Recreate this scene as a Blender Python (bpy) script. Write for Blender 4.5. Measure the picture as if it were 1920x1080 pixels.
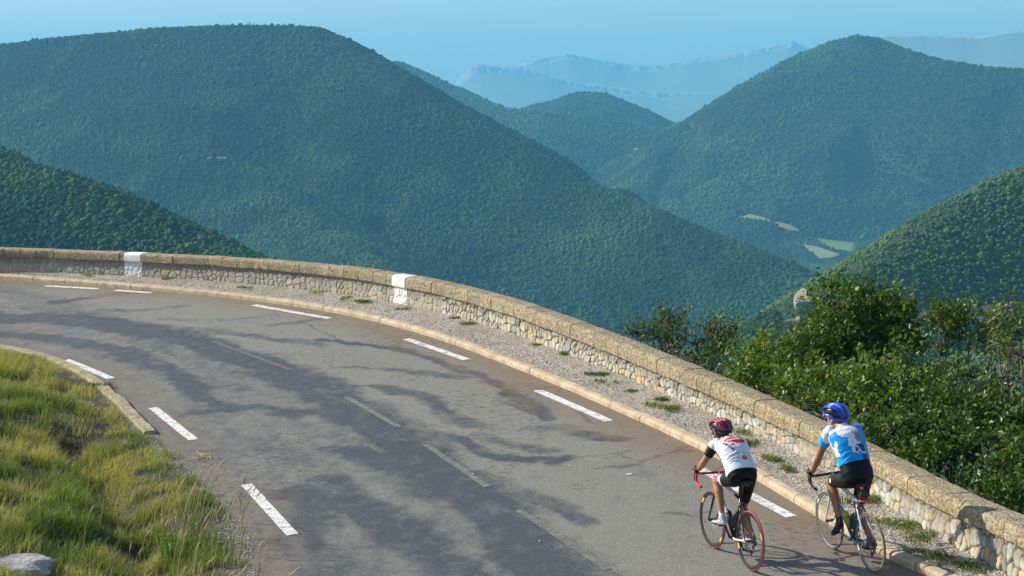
import bpy, bmesh, math, random
import numpy as np
from mathutils import Vector, Matrix, Euler
from mathutils.bvhtree import BVHTree
R = math.radians
rng = np.random.default_rng(7)
random.seed(7)
for o in list(bpy.data.objects): bpy.data.objects.remove(o)
scene = bpy.context.scene
C = scene.collection

# ------------------------------------------------------------------ camera
F = 3801.0; PITCH = 0.0938821; AX, AY, H = 0.0446156, 0.0717270, 6.925853
cam_d = bpy.data.cameras.new('camera'); cam = bpy.data.objects.new('camera', cam_d); C.objects.link(cam)
cam_d.sensor_width = 36; cam_d.lens = F/1920*36; cam_d.clip_start = .1; cam_d.clip_end = 90000
cam.location = (0, 0, H); cam.rotation_euler = (math.pi/2-PITCH, 0, 0)
scene.camera = cam
# ------------------------------------------------------------------ light
SUN_EL, SUN_DIR = R(32), Vector((-.945, .335, 0)).normalized()     # horizontal direction towards the sun
world = bpy.data.worlds.new('World'); scene.world = world; world.use_nodes = True
nt = world.node_tree; nt.nodes.clear()
sky = nt.nodes.new('ShaderNodeTexSky'); sky.sky_type = 'NISHITA'; sky.sun_disc = False
sky.sun_elevation = SUN_EL; sky.sun_rotation = math.atan2(SUN_DIR.x, SUN_DIR.y)
sky.altitude = 900; sky.air_density = 1.0; sky.dust_density = 2.2; sky.ozone_density = 1.6
bg = nt.nodes.new('ShaderNodeBackground'); bg.inputs['Strength'].default_value = .115
wo = nt.nodes.new('ShaderNodeOutputWorld')
nt.links.new(sky.outputs[0], bg.inputs[0]); nt.links.new(bg.outputs[0], wo.inputs[0])
sd = bpy.data.lights.new('sun', 'SUN'); sd.energy = 4.6; sd.angle = R(.53); sd.color = (1, .93, .80)
sun = bpy.data.objects.new('sun', sd); C.objects.link(sun)
to_sun = Vector((SUN_DIR.x*math.cos(SUN_EL), SUN_DIR.y*math.cos(SUN_EL), math.sin(SUN_EL)))
sun.rotation_euler = to_sun.to_track_quat('Z', 'Y').to_euler(); sun.location = (0, 0, 40)
scene.view_settings.view_transform = 'Standard'; scene.view_settings.look = 'None'
scene.view_settings.gamma = 1; scene.view_settings.exposure = 0.5
scene.cycles.max_bounces = 6; scene.cycles.diffuse_bounces = 3; scene.cycles.transparent_max_bounces = 6
scene.cycles.volume_bounces = 1
HAZE_DENSITY, HAZE_COLOR = .000094, (.195, .655, .99)

# ------------------------------------------------------------------ helpers
def ray(px, py):
    x = (px-960)/F; z = -(py-540)/F; c, s = math.cos(PITCH), math.sin(PITCH)
    return np.array([x, c+z*s, z*c-s])
def plane(x, y): return AX*x+AY*y
def G(px, py, off=0.0):
    r = ray(px, py); t = (-H+off)/(r[2]-AX*r[0]-AY*r[1]); p = r*t; return np.array([p[0], p[1], p[2]+H])
def at(px, py, dist):
    r = ray(px, py); p = r*(dist/math.hypot(r[0], r[1])); return np.array([p[0], p[1], p[2]+H])
def project(P):
    P = np.asarray(P, float); c, s = math.cos(PITCH), math.sin(PITCH)
    x = P[..., 0]; y = P[..., 1]; z = P[..., 2]-H
    d = y*c-z*s; u = y*s+z*c
    return 960+F*x/np.maximum(d, .1), 540-F*u/np.maximum(d, .1)

def _h(ix, iy, seed):
    n = (ix.astype(np.int64)*374761393+iy.astype(np.int64)*668265263+seed*974634777) & 0xffffffff
    n = ((n ^ (n >> 13))*1274126177) & 0xffffffff
    n = ((n ^ (n >> 16))*2246822519) & 0xffffffff
    return ((n ^ (n >> 15)) & 0xffffff)/float(0xffffff)
def vn(x, y, seed=0):
    x = np.asarray(x, float); y = np.asarray(y, float)
    ix = np.floor(x); iy = np.floor(y); fx = x-ix; fy = y-iy
    fx = fx*fx*(3-2*fx); fy = fy*fy*(3-2*fy)
    a = _h(ix, iy, seed); b = _h(ix+1, iy, seed); c = _h(ix, iy+1, seed); d = _h(ix+1, iy+1, seed)
    return (a+(b-a)*fx)*(1-fy)+(c+(d-c)*fx)*fy
def fbm(x, y, o=4, seed=0, g=.5):
    s = 0; a = 1; t = 0
    for k in range(o):
        s = s+a*vn(x*2**k+k*17.3, y*2**k-k*9.1, seed+k); t += a; a *= g
    return s/t
def smooth(a, b, x):
    t = np.clip((x-a)/(b-a), 0, 1); return t*t*(3-2*t)
def voro(x, y, seed=0, p=2.):
    ix = np.floor(x); iy = np.floor(y)
    f1 = np.full(np.shape(x), 9.); f2 = f1.copy(); idv = f1.copy()
    for i in (-1, 0, 1):
        for j in (-1, 0, 1):
            cx = ix+i; cy = iy+j
            px = cx+.1+.8*_h(cx, cy, seed); py = cy+.1+.8*_h(cx, cy, seed+5)
            d = np.hypot(px-x, py-y) if p == 2. else (abs(px-x)**p+abs(py-y)**p)**(1/p); n = d < f1
            f2 = np.where(n, f1, np.minimum(f2, d)); idv = np.where(n, _h(cx, cy, seed+9), idv); f1 = np.where(n, d, f1)
    return f1, f2, idv

def link(o, parent=None):
    C.objects.link(o)
    if parent is not None: o.parent = parent
    return o
def mesh_np(name, V, Fs, mat=None, parent=None, smooth_=False, col=None, attrs=None):
    """V (n,3); Fs: list of arrays (m,3) / (m,4)"""
    me = bpy.data.meshes.new(name); V = np.ascontiguousarray(V, np.float32)
    if not isinstance(Fs, (list, tuple)): Fs = [Fs]
    Fs = [np.asarray(f, np.int32) for f in Fs if len(f)]
    me.vertices.add(len(V)); me.vertices.foreach_set('co', V.ravel())
    loops = np.concatenate([f.ravel() for f in Fs]); cnt = np.concatenate([np.full(len(f), f.shape[1], np.int32) for f in Fs])
    me.loops.add(len(loops)); me.loops.foreach_set('vertex_index', loops)
    me.polygons.add(len(cnt)); me.polygons.foreach_set('loop_start', np.concatenate([[0], np.cumsum(cnt)[:-1]]).astype(np.int32))
    me.polygons.foreach_set('use_smooth', np.full(len(cnt), bool(smooth_)))
    me.update(calc_edges=True); me.validate()
    if col is not None: set_col(me, col)
    for k, v in (attrs or {}).items():
        a = me.attributes.new(k, 'FLOAT', 'POINT'); a.data.foreach_set('value', np.asarray(v, np.float32).ravel())
    if mat: me.materials.append(mat)
    o = bpy.data.objects.new(name, me); return link(o, parent)
def set_col(me, col, name='Col'):
    c = np.ones((len(me.vertices), 4), np.float32); c[:, :3] = col
    a = me.color_attributes.new(name, 'FLOAT_COLOR', 'POINT'); a.data.foreach_set('color', c.ravel())
def tag(o, label, cat, group=None, kind=None):
    if label: o['label'] = label
    if cat: o['category'] = cat
    if group: o['group'] = group
    if kind: o['kind'] = kind
    return o
def empty(name, loc=(0, 0, 0)):
    o = bpy.data.objects.new(name, None); o.location = loc; o.empty_display_size = .2; return link(o)

class MB:                                    # collects shapes into one mesh
    def __init__(s): s.V = []; s.T = []; s.Q = []; s.n = 0; s.c = []
    def add(s, V, T=(), Q=(), col=(1, 1, 1)):
        V = np.asarray(V, float)
        if len(T): s.T.append(np.asarray(T)+s.n)
        if len(Q): s.Q.append(np.asarray(Q)+s.n)
        s.V.append(V); s.n += len(V); s.c.append(np.tile(np.asarray(col, float), (len(V), 1)) if np.ndim(col) == 1 else col)
    def tube(s, P, r, n=8, col=(1, 1, 1), side=None, flat=1.0):
        P = np.asarray(P, float); m = len(P); r = np.broadcast_to(np.asarray(r, float), (m,))
        t = np.gradient(P, axis=0); t /= np.linalg.norm(t, axis=1)[:, None]+1e-12
        u = np.cross(t[0], [0, 0, 1.]) if side is None else np.asarray(side, float)
        if np.linalg.norm(u) < 1e-3: u = np.array([1., 0, 0])
        V = []; a = np.arange(n)*2*np.pi/n
        for k in range(m):
            u = u-t[k]*(u@t[k]); u = u/np.linalg.norm(u); w = np.cross(t[k], u)
            V.append(P[k]+r[k]*(np.cos(a)[:, None]*u+flat*np.sin(a)[:, None]*w))
        V = np.concatenate(V+[P[:1], P[-1:]])
        Q = []; T = []
        for k in range(m-1):
            for i in range(n):
                j = (i+1) % n; Q.append((k*n+i, k*n+j, (k+1)*n+j, (k+1)*n+i))
        for i in range(n):
            j = (i+1) % n; T.append((m*n, j, i)); T.append((m*n+1, (m-1)*n+i, (m-1)*n+j))
        s.add(V, T, Q, col)
    def cap(s, a, b, ra, rb, n=14, side=None, flat=1.0, col=(1, 1, 1)):   # round-ended tapered limb
        a = np.asarray(a, float); b = np.asarray(b, float); d = b-a; L = np.linalg.norm(d); d = d/L
        ang = np.array([.02, .35, .7, 1.05, 1.4])
        P = [a-d*ra*np.cos(x) for x in ang]+[a+d*L*t for t in (.15, .35, .5, .65, .85)]+[b+d*rb*np.cos(x) for x in ang[::-1]]
        rr = [ra*np.sin(x) for x in ang]+[ra+(rb-ra)*t for t in (.15, .35, .5, .65, .85)]+[rb*np.sin(x) for x in ang[::-1]]
        s.tube(P, rr, n, col, side, flat)
    def loft(s, st, n=20, col=(1, 1, 1), p=2.0):      # stations (centre, half width vector, half depth vector)
        V = []; a = np.arange(n)*2*np.pi/n
        ca, sa = np.cos(a), np.sin(a); ca = np.sign(ca)*abs(ca)**(2/p); sa = np.sign(sa)*abs(sa)**(2/p)
        for c, w, d in st: V.append(np.asarray(c, float)+ca[:, None]*np.asarray(w, float)+sa[:, None]*np.asarray(d, float))
        m = len(st); V = np.concatenate(V+[np.asarray(st[0][0], float)[None], np.asarray(st[-1][0], float)[None]])
        Q = []; T = []
        for k in range(m-1):
            for i in range(n):
                j = (i+1) % n; Q.append((k*n+i, k*n+j, (k+1)*n+j, (k+1)*n+i))
        for i in range(n):
            j = (i+1) % n; T.append((m*n, j, i)); T.append((m*n+1, (m-1)*n+i, (m-1)*n+j))
        s.add(V, T, Q, col)
    def ell(s, c, r, n=14, m=9, rot=None, col=(1, 1, 1)):
        V = []; Q = []
        for k in range(m):
            th = .05+(np.pi-.1)*k/(m-1)
            for i in range(n):
                ph = 2*np.pi*i/n; V.append((math.sin(th)*math.cos(ph)*r[0], math.sin(th)*math.sin(ph)*r[1], math.cos(th)*r[2]))
        V = np.array(V+[(0, 0, r[2]), (0, 0, -r[2])])
        if rot is not None: V = V@np.array(Euler(rot).to_matrix()).T
        for k in range(m-1):
            for i in range(n):
                j = (i+1) % n; Q.append((k*n+i, (k+1)*n+i, (k+1)*n+j, k*n+j))
        T = [(m*n, i, (i+1) % n) for i in range(n)]+[(m*n+1, (m-1)*n+(i+1) % n, (m-1)*n+i) for i in range(n)]
        s.add(V+np.asarray(c, float), T, Q, col)
    def box(s, c, h, rot=None, col=(1, 1, 1)):
        V = np.array([(x, y, z) for x in (-1, 1) for y in (-1, 1) for z in (-1, 1)], float)*h
        if rot is not None: V = V@np.array(Euler(rot).to_matrix()).T
        s.add(V+np.asarray(c, float), [], [(0, 1, 3, 2), (4, 6, 7, 5), (0, 4, 5, 1), (2, 3, 7, 6), (0, 2, 6, 4), (1, 5, 7, 3)], col)
    def lathe_y(s, prof, c, n=40, col=(1, 1, 1)):         # closed profile [(radius, y)], axis y
        m = len(prof); V = []; Q = []
        for i in range(n):
            a = 2*np.pi*i/n
            for r, y in prof: V.append((c[0]+r*math.cos(a), c[1]+y, c[2]+r*math.sin(a)))
        for i in range(n):
            j = (i+1) % n
            for k in range(m):
                l = (k+1) % m; Q.append((i*m+k, i*m+l, j*m+l, j*m+k))
        s.add(V, [], Q, col)
    def arrays(s):
        return np.concatenate(s.V), [x for x in (np.concatenate(s.T) if s.T else [], np.concatenate(s.Q) if s.Q else []) if len(x)]
    def build(s, name, mat, parent=None, smooth_=True, usecol=False):
        V, Fs = s.arrays(); return mesh_np(name, V, Fs, mat, parent, smooth_, np.concatenate(s.c) if usecol else None)
    def remesh(s, name, mat, parent, voxel=.006, it=6):     # fuse everything into one continuous skin
        o = s.build('tmp', None); m = o.modifiers.new('r', 'REMESH'); m.mode = 'VOXEL'; m.voxel_size = voxel; m.use_smooth_shade = True
        m2 = o.modifiers.new('s', 'SMOOTH'); m2.factor = .5; m2.iterations = it
        dg = bpy.context.evaluated_depsgraph_get(); me = bpy.data.meshes.new_from_object(o.evaluated_get(dg)); bpy.data.objects.remove(o)
        me.materials.clear(); me.name = name
        if mat: me.materials.append(mat)
        me.polygons.foreach_set('use_smooth', np.ones(len(me.polygons), bool))
        return link(bpy.data.objects.new(name, me), parent)
def coords(me):
    a = np.empty(len(me.vertices)*3, np.float32); me.vertices.foreach_get('co', a); return a.reshape(-1, 3)

# ------------------------------------------------------------------ materials
def mat(name, col=(.5, .5, .5), rough=.6, metal=0, spec=.5, coat=0, attr=False):
    m = bpy.data.materials.new(name); m.use_nodes = True; b = m.node_tree.nodes['Principled BSDF']
    b.inputs['Base Color'].default_value = (*col, 1); b.inputs['Roughness'].default_value = rough
    b.inputs['Metallic'].default_value = metal; b.inputs['Specular IOR Level'].default_value = spec
    if coat: b.inputs['Coat Weight'].default_value = coat
    if attr:
        a = m.node_tree.nodes.new('ShaderNodeVertexColor'); a.layer_name = 'Col'; m.node_tree.links.new(a.outputs[0], b.inputs['Base Color'])
    return m
class NT:
    def __init__(s, m): s.t = m.node_tree; s.b = s.t.nodes['Principled BSDF']
    def n(s, ty, **k):
        x = s.t.nodes.new(ty)
        for a, v in k.items(): setattr(x, a, v)
        return x
    def l(s, a, b): s.t.links.new(a, b)
    def geo(s): return s.n('ShaderNodeNewGeometry').outputs['Position']
    def objc(s): return s.n('ShaderNodeTexCoord').outputs['Object']
    def map(s, v, scale=(1, 1, 1)):
        x = s.n('ShaderNodeMapping'); s.l(v, x.inputs[0]); x.inputs['Scale'].default_value = scale; return x.outputs[0]
    def noise(s, v, sc, det=4, rough=.6, dist=0):
        x = s.n('ShaderNodeTexNoise'); x.inputs['Scale'].default_value = sc; x.inputs['Detail'].default_value = det
        x.inputs['Roughness'].default_value = rough; x.inputs['Distortion'].default_value = dist; s.l(v, x.inputs['Vector']); return x.outputs['Fac']
    def vor(s, v, sc, feat='F1', out='Distance'):
        x = s.n('ShaderNodeTexVoronoi'); x.feature = feat; x.inputs['Scale'].default_value = sc; s.l(v, x.inputs['Vector']); return x.outputs[out]
    def ramp(s, f, stops):
        x = s.n('ShaderNodeValToRGB'); e = x.color_ramp.elements
        while len(e) < len(stops): e.new(.5)
        for el, (p, c) in zip(e, stops): el.position = p; el.color = (*c, 1) if len(c) == 3 else c
        s.l(f, x.inputs[0]); return x.outputs[0]
    def mix(s, f, a, b, mode='MIX'):
        x = s.n('ShaderNodeMix', data_type='RGBA', blend_type=mode)
        for i, v in ((0, f), (6, a), (7, b)):
            if isinstance(v, (int, float)): x.inputs[i].default_value = v
            elif isinstance(v, tuple): x.inputs[i].default_value = (*v, 1)
            else: s.l(v, x.inputs[i])
        return x.outputs[2]
    def math(s, op, a, b=0):
        x = s.n('ShaderNodeMath', operation=op)
        for i, v in ((0, a), (1, b)):
            if isinstance(v, (int, float)): x.inputs[i].default_value = v
            else: s.l(v, x.inputs[i])
        return x.outputs[0]
    def bump(s, h, st=.5, d=.01):
        x = s.n('ShaderNodeBump'); x.inputs['Strength'].default_value = st; x.inputs['Distance'].default_value = d
        s.l(h, x.inputs['Height']); s.l(x.outputs[0], s.b.inputs['Normal'])
    def attr(s, name, out='Fac', ty='GEOMETRY'):
        x = s.n('ShaderNodeAttribute'); x.attribute_name = name; x.attribute_type = ty; return x.outputs[out]
    def base(s, v): s.l(v, s.b.inputs['Base Color'])

def g3(v): return (v, v, v)
# asphalt
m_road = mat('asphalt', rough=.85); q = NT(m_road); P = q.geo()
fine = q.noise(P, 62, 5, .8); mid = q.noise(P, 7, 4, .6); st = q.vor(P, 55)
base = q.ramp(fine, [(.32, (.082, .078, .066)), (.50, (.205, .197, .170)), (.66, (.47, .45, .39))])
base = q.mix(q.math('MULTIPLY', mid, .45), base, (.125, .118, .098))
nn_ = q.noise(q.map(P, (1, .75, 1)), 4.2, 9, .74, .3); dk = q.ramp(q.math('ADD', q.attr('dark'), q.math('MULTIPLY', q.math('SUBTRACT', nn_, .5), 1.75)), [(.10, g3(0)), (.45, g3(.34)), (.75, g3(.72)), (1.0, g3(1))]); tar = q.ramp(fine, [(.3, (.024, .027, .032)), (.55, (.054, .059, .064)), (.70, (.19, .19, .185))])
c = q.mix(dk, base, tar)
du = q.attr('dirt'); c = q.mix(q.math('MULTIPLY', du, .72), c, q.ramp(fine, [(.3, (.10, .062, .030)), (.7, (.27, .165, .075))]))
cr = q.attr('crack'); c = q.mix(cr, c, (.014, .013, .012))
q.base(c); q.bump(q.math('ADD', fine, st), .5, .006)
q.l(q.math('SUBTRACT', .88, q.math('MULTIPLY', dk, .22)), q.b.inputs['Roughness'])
# paints on the road
def paint(name, col, wear):
    m = mat(name, rough=.7); q = NT(m); P = q.geo(); n = q.noise(P, 70, 4, .7); w = q.noise(P, 9, 5, .75)
    f = q.ramp(q.math('ADD', q.math('MULTIPLY', n, .5), q.math('MULTIPLY', w, .5)), [(wear-.03, g3(0)), (wear+.05, g3(1))])
    q.base(q.mix(f, (.12, .112, .095), col)); q.bump(n, .3, .004); return m
m_paint = paint('white_road_paint', (.76, .75, .70), .445)
m_worn = paint('worn_road_paint', (.25, .24, .205), .515)
m_worn2 = paint('nearly_gone_road_paint', (.20, .195, .17), .57)
# gravel verge
m_verge = mat('gravel', rough=.95); q = NT(m_verge); P = q.geo(); v = q.vor(P, 42, out='Color'); d = q.vor(P, 42)
bw = q.n('ShaderNodeRGBToBW'); q.l(v, bw.inputs[0])
c = q.ramp(bw.outputs[0], [(.15, (.15, .13, .10)), (.5, (.34, .30, .24)), (.85, (.60, .55, .45))])
c = q.mix(q.ramp(q.noise(P, 1.6, 4), [(.45, g3(0)), (.7, g3(.5))]), c, (.17, .15, .11))
q.base(c); q.bump(d, .9, -.02)
# concrete kerb, ochre from the dust
m_kerb = mat('ochre_stained_concrete', rough=.9); q = NT(m_kerb); P = q.geo(); n = q.noise(P, 5, 5, .7); n2 = q.noise(P, 60, 3)
c = q.ramp(n, [(.32, (.32, .225, .13)), (.5, (.50, .39, .245)), (.68, (.59, .51, .37))])
q.base(q.mix(.25, c, q.ramp(n2, [(.3, (.2, .13, .07)), (.7, (.8, .65, .45))]), 'MIX')); q.bump(n2, .5, .01)
m_kerb2 = mat('mossy_concrete', rough=.9); q = NT(m_kerb2); P = q.geo(); n = q.noise(P, 7, 5, .7)
q.base(q.ramp(n, [(.3, (.20, .17, .09)), (.6, (.40, .35, .22))])); q.bump(q.noise(P, 60, 3), .4, .01)
# coping: coarse exposed aggregate
m_cope = mat('aggregate_coping', rough=.92); q = NT(m_cope); P = q.geo(); v = q.vor(P, 38, out='Color'); d = q.vor(P, 38)
bw = q.n('ShaderNodeRGBToBW'); q.l(v, bw.inputs[0]); n = q.noise(P, 3.5, 4)
c = q.ramp(bw.outputs[0], [(.12, (.14, .108, .058)), (.5, (.305, .240, .138)), (.88, (.53, .445, .29))])
c = q.mix(q.ramp(n, [(.35, g3(.0)), (.75, g3(.55))]), c, (.22, .175, .105))
c = q.mix(1.0, c, q.attr('Col', 'Color'), 'MULTIPLY'); q.base(c); q.bump(d, .8, -.012)
m_white = mat('whitewashed_stone', rough=.8); q = NT(m_white); P = q.geo(); n = q.noise(P, 14, 5, .75)
q.base(q.ramp(n, [(.30, (.34, .30, .24)), (.42, (.74, .72, .67)), (.6, (.83, .82, .79))])); q.bump(q.noise(P, 50, 3), .5, .01)
m_rubble = mat('rubble_masonry', rough=.92); q = NT(m_rubble); P = q.geo(); n = q.noise(P, 55, 4, .7)
q.base(q.mix(.8, q.attr('Col', 'Color'), q.ramp(n, [(.25, g3(.55)), (.75, g3(1.3))]), 'MULTIPLY')); q.bump(n, .6, .008)
# soil / bank
m_bank = mat('bank_soil', rough=1); q = NT(m_bank); P = q.geo(); n = q.noise(P, 3, 5, .7); v = q.vor(P, 30, out='Color'); bw = q.n('ShaderNodeRGBToBW'); q.l(v, bw.inputs[0])
grv = q.ramp(bw.outputs[0], [(.2, (.13, .115, .09)), (.6, (.27, .25, .205)), (.9, (.46, .43, .36))])
soil = q.ramp(n, [(.3, (.035, .030, .016)), (.6, (.085, .072, .038)), (.75, (.14, .115, .06))])
q.base(q.mix(q.attr('gravel'), soil, grv)); q.bump(q.math('ADD', q.noise(P, 25, 4), q.vor(P, 30)), .9, .03)
def leafmat(name, trans=.35, rough=.55, tint=1.0, inst=False):
    m = bpy.data.materials.new(name); m.use_nodes = True; q = NT(m); b = q.b
    col = q.attr('tint', 'Color', 'INSTANCER') if inst else q.attr('Col', 'Color')
    q.base(col); b.inputs['Roughness'].default_value = rough; b.inputs['Specular IOR Level'].default_value = .35
    if trans:
        t = q.n('ShaderNodeBsdfTranslucent'); mx = q.n('ShaderNodeMixShader'); mx.inputs[0].default_value = trans
        cc = q.mix(1.0, col, (1.25, 1.25, .45), 'MULTIPLY'); q.l(cc, t.inputs[0])
        out = [x for x in q.t.nodes if x.type == 'OUTPUT_MATERIAL'][0]
        q.l(b.outputs[0], mx.inputs[1]); q.l(t.outputs[0], mx.inputs[2]); q.l(mx.outputs[0], out.inputs[0])
    return m
m_leaf = leafmat('leaf', .32, .42); m_grass = leafmat('grass_blade', .42, .55)
m_crown = leafmat('far_crown', 0, .9, inst=True)
m_bark = mat('bark', rough=.95); q = NT(m_bark); P = q.geo(); q.base(q.ramp(q.noise(q.map(P, (1, 1, .3)), 25, 4), [(.3, (.07, .055, .04)), (.7, (.24, .20, .16))]))
m_stalk = mat('dry_straw', rough=.8, attr=True)

# ------------------------------------------------------------------ plan curves (ground points of the bend)
class Curve:
    """smooth plan curve through ground points, carried on at both ends with its end curvature"""
    def __init__(s, pts, deg=5, ext0=25, ext1=25, k0=None, k1=None, step=.04):
        pts = np.array(pts, float)[:, :2]; t = np.concatenate([[0], np.cumsum(np.linalg.norm(np.diff(pts, axis=0), axis=1))])
        L = t[-1]; u = t/L*2-1
        cx = np.polynomial.legendre.legfit(u, pts[:, 0], deg); cy = np.polynomial.legendre.legfit(u, pts[:, 1], deg)
        uu = np.linspace(-1, 1, int(L/step)); Q = np.stack([np.polynomial.legendre.legval(uu, cx), np.polynomial.legendre.legval(uu, cy)], 1)
        def ext(Q, n, k):
            d = Q[-1]-Q[-12]; a = math.atan2(d[1], d[0]); p = Q[-1].copy(); out = []
            for _ in range(int(n/step)):
                a += k*step; p = p+step*np.array([math.cos(a), math.sin(a)]); out.append(p.copy())
            return np.array(out).reshape(-1, 2)
        Q = np.concatenate([ext(Q[::-1], ext0, -(k0 or 0))[::-1], Q, ext(Q, ext1, k1 or 0)])
        ss = np.concatenate([[0], np.cumsum(np.linalg.norm(np.diff(Q, axis=0), axis=1))])
        s.s = np.arange(0, ss[-1], step); s.P = np.stack([np.interp(s.s, ss, Q[:, 0]), np.interp(s.s, ss, Q[:, 1])], 1)
        t = np.gradient(s.P, axis=0); k = 15; ker = np.ones(k)/k
        t = np.stack([np.convolve(np.pad(t[:, i], k//2, 'edge'), ker, 'valid') for i in (0, 1)], 1)
        s.T = t/np.linalg.norm(t, axis=1)[:, None]; s.N = np.stack([-s.T[:, 1], s.T[:, 0]], 1)   # N: left of travel = away from the road centre
        s.L = s.s[-1]
    def pos(s, x): return np.stack([np.interp(x, s.s, s.P[:, 0]), np.interp(x, s.s, s.P[:, 1])], -1)
    def nor(s, x):
        n = np.stack([np.interp(x, s.s, s.N[:, 0]), np.interp(x, s.s, s.N[:, 1])], -1); return n/np.linalg.norm(n, axis=-1, keepdims=True)
    def near(s, Q, stride=6):
        Q = np.asarray(Q, float)[:, :2]; A = s.P[::stride]; idx = np.empty(len(Q), int)
        for i in range(0, len(Q), 4000):
            B = Q[i:i+4000]; d = ((B[:, None]-A[None])**2).sum(2) if len(A) < 900 else ((B[:, None].astype(np.float32)-A[None].astype(np.float32))**2).sum(2)
            idx[i:i+4000] = d.argmin(1)
        idx = np.minimum(idx*stride, len(s.P)-1)
        D = Q-s.P[idx]; al = (D*s.T[idx]).sum(1); return s.s[idx]+al, (D*s.N[idx]).sum(1)
kerb_px = [(0,523),(127,532),(247,542),(360,553),(417,557),(517,569),(640,590),(780,623),(853,647),(930,680),(1010,708),(1100,745),(1193,785),(1280,830),(1442,917),(1503,953),(1544,977),(1647,1033),(1711,1071)]
base_px = [(0,510),(120,513),(237,516),(383,527),(550,541),(640,551),(767,570),(820,586),(930,620),(1063,665),(1207,718),(1280,753),(1380,795),(1477,847),(1626,930),(1724,983),(1781,1017),(1859,1067)]
in_px = [(0,652),(60,660),(120,678),(190,722),(240,765),(290,812),(350,862),(405,925),(450,1000),(492,1075)]
KERB = Curve([G(*p) for p in kerb_px], 7, 25, 22, k0=-.02, k1=-.01)
WALL = Curve([G(*p, .12) for p in base_px], 7, 25, 22, k0=-.02, k1=-.01)
INNER = Curve([G(*p) for p in in_px], 4, 25, 22, k0=-.03, k1=-.01)
CENTRE = Curve([G(*p) for p in [(400,640),(530,688),(650,745),(745,800),(797,833),(912,912),(975,958),(1140,1068)]], 3, 1, 1)

# ------------------------------------------------------------------ road
ns, ntr = 1300, 150
fr = np.linspace(0, 1, ns); kp = KERB.pos(fr*KERB.L)
# match the inner edge to the kerb by closest normal
ip_s, _ = INNER.near(kp-KERB.nor(fr*KERB.L)*7.0); ip_s = np.maximum.accumulate(np.clip(ip_s, 0, INNER.L)); ker = np.ones(61)/61
ip_s = np.convolve(np.pad(ip_s, 30, 'edge'), ker, 'valid'); ip = INNER.pos(ip_s)
tt = np.linspace(-.02, 1.0, ntr)
RX = ip[:, None, 0]+(kp[:, None, 0]+.04*KERB.nor(fr*KERB.L)[:, None, 0]-ip[:, None, 0])*tt[None]
RY = ip[:, None, 1]+(kp[:, None, 1]+.04*KERB.nor(fr*KERB.L)[:, None, 1]-ip[:, None, 1])*tt[None]
rx, ry = RX.ravel(), RY.ravel(); RZ = plane(rx, ry)+.012*(fbm(rx*.6, ry*.6, 3, 3)-.5)
ROADV = np.stack([rx, ry, RZ], 1); S_ = np.repeat(fr*KERB.L, ntr); T_ = np.tile(tt, ns)
def seg_d(P, poly):
    d = np.full(len(P), 1e9)
    for a, b in zip(poly[:-1], poly[1:]):
        ab = b-a; t = np.clip(((P-a)@ab)/(ab@ab), 0, 1); d = np.minimum(d, np.linalg.norm(P-(a+t[:, None]*ab), axis=1))
    return d
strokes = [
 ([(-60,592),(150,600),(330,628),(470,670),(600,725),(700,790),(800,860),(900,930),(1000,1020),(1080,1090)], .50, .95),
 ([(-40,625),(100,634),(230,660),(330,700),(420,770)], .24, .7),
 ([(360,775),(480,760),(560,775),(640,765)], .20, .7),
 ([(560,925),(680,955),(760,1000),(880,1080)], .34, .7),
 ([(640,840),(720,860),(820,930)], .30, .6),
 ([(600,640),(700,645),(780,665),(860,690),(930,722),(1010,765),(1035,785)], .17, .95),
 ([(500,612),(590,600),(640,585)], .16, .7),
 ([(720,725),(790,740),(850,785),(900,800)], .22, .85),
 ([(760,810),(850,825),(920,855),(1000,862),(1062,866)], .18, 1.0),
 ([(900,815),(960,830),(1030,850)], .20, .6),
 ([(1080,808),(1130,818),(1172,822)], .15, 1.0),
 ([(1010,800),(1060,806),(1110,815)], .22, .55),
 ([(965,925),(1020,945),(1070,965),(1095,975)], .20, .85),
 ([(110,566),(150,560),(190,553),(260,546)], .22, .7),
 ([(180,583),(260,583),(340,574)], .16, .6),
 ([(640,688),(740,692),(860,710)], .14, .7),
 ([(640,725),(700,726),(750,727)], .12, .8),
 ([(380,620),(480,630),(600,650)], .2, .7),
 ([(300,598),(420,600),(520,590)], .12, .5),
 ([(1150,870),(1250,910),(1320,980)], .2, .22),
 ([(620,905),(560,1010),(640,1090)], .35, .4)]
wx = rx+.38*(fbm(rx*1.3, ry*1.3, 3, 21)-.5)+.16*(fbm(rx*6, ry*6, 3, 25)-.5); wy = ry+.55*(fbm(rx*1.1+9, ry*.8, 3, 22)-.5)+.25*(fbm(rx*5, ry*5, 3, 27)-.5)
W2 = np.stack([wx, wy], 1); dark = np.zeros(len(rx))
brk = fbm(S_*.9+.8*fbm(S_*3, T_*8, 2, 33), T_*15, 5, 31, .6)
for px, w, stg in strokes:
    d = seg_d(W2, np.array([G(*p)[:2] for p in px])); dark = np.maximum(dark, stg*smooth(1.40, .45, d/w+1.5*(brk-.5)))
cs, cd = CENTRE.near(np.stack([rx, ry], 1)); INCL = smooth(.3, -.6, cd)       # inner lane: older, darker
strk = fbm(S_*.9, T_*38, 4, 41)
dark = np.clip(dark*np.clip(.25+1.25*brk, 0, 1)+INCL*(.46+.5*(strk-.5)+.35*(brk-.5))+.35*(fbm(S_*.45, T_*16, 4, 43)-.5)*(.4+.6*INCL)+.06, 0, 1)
kd = (1-T_)*7.0
ks_, kdist = KERB.near(ROADV); kd = -kdist
dirt = smooth(1.25, .1, kd+.9*(fbm(S_*.8, T_*12, 4, 51)-.5))*(.45+.75*fbm(S_*3, T_*30, 3, 52))
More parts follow.
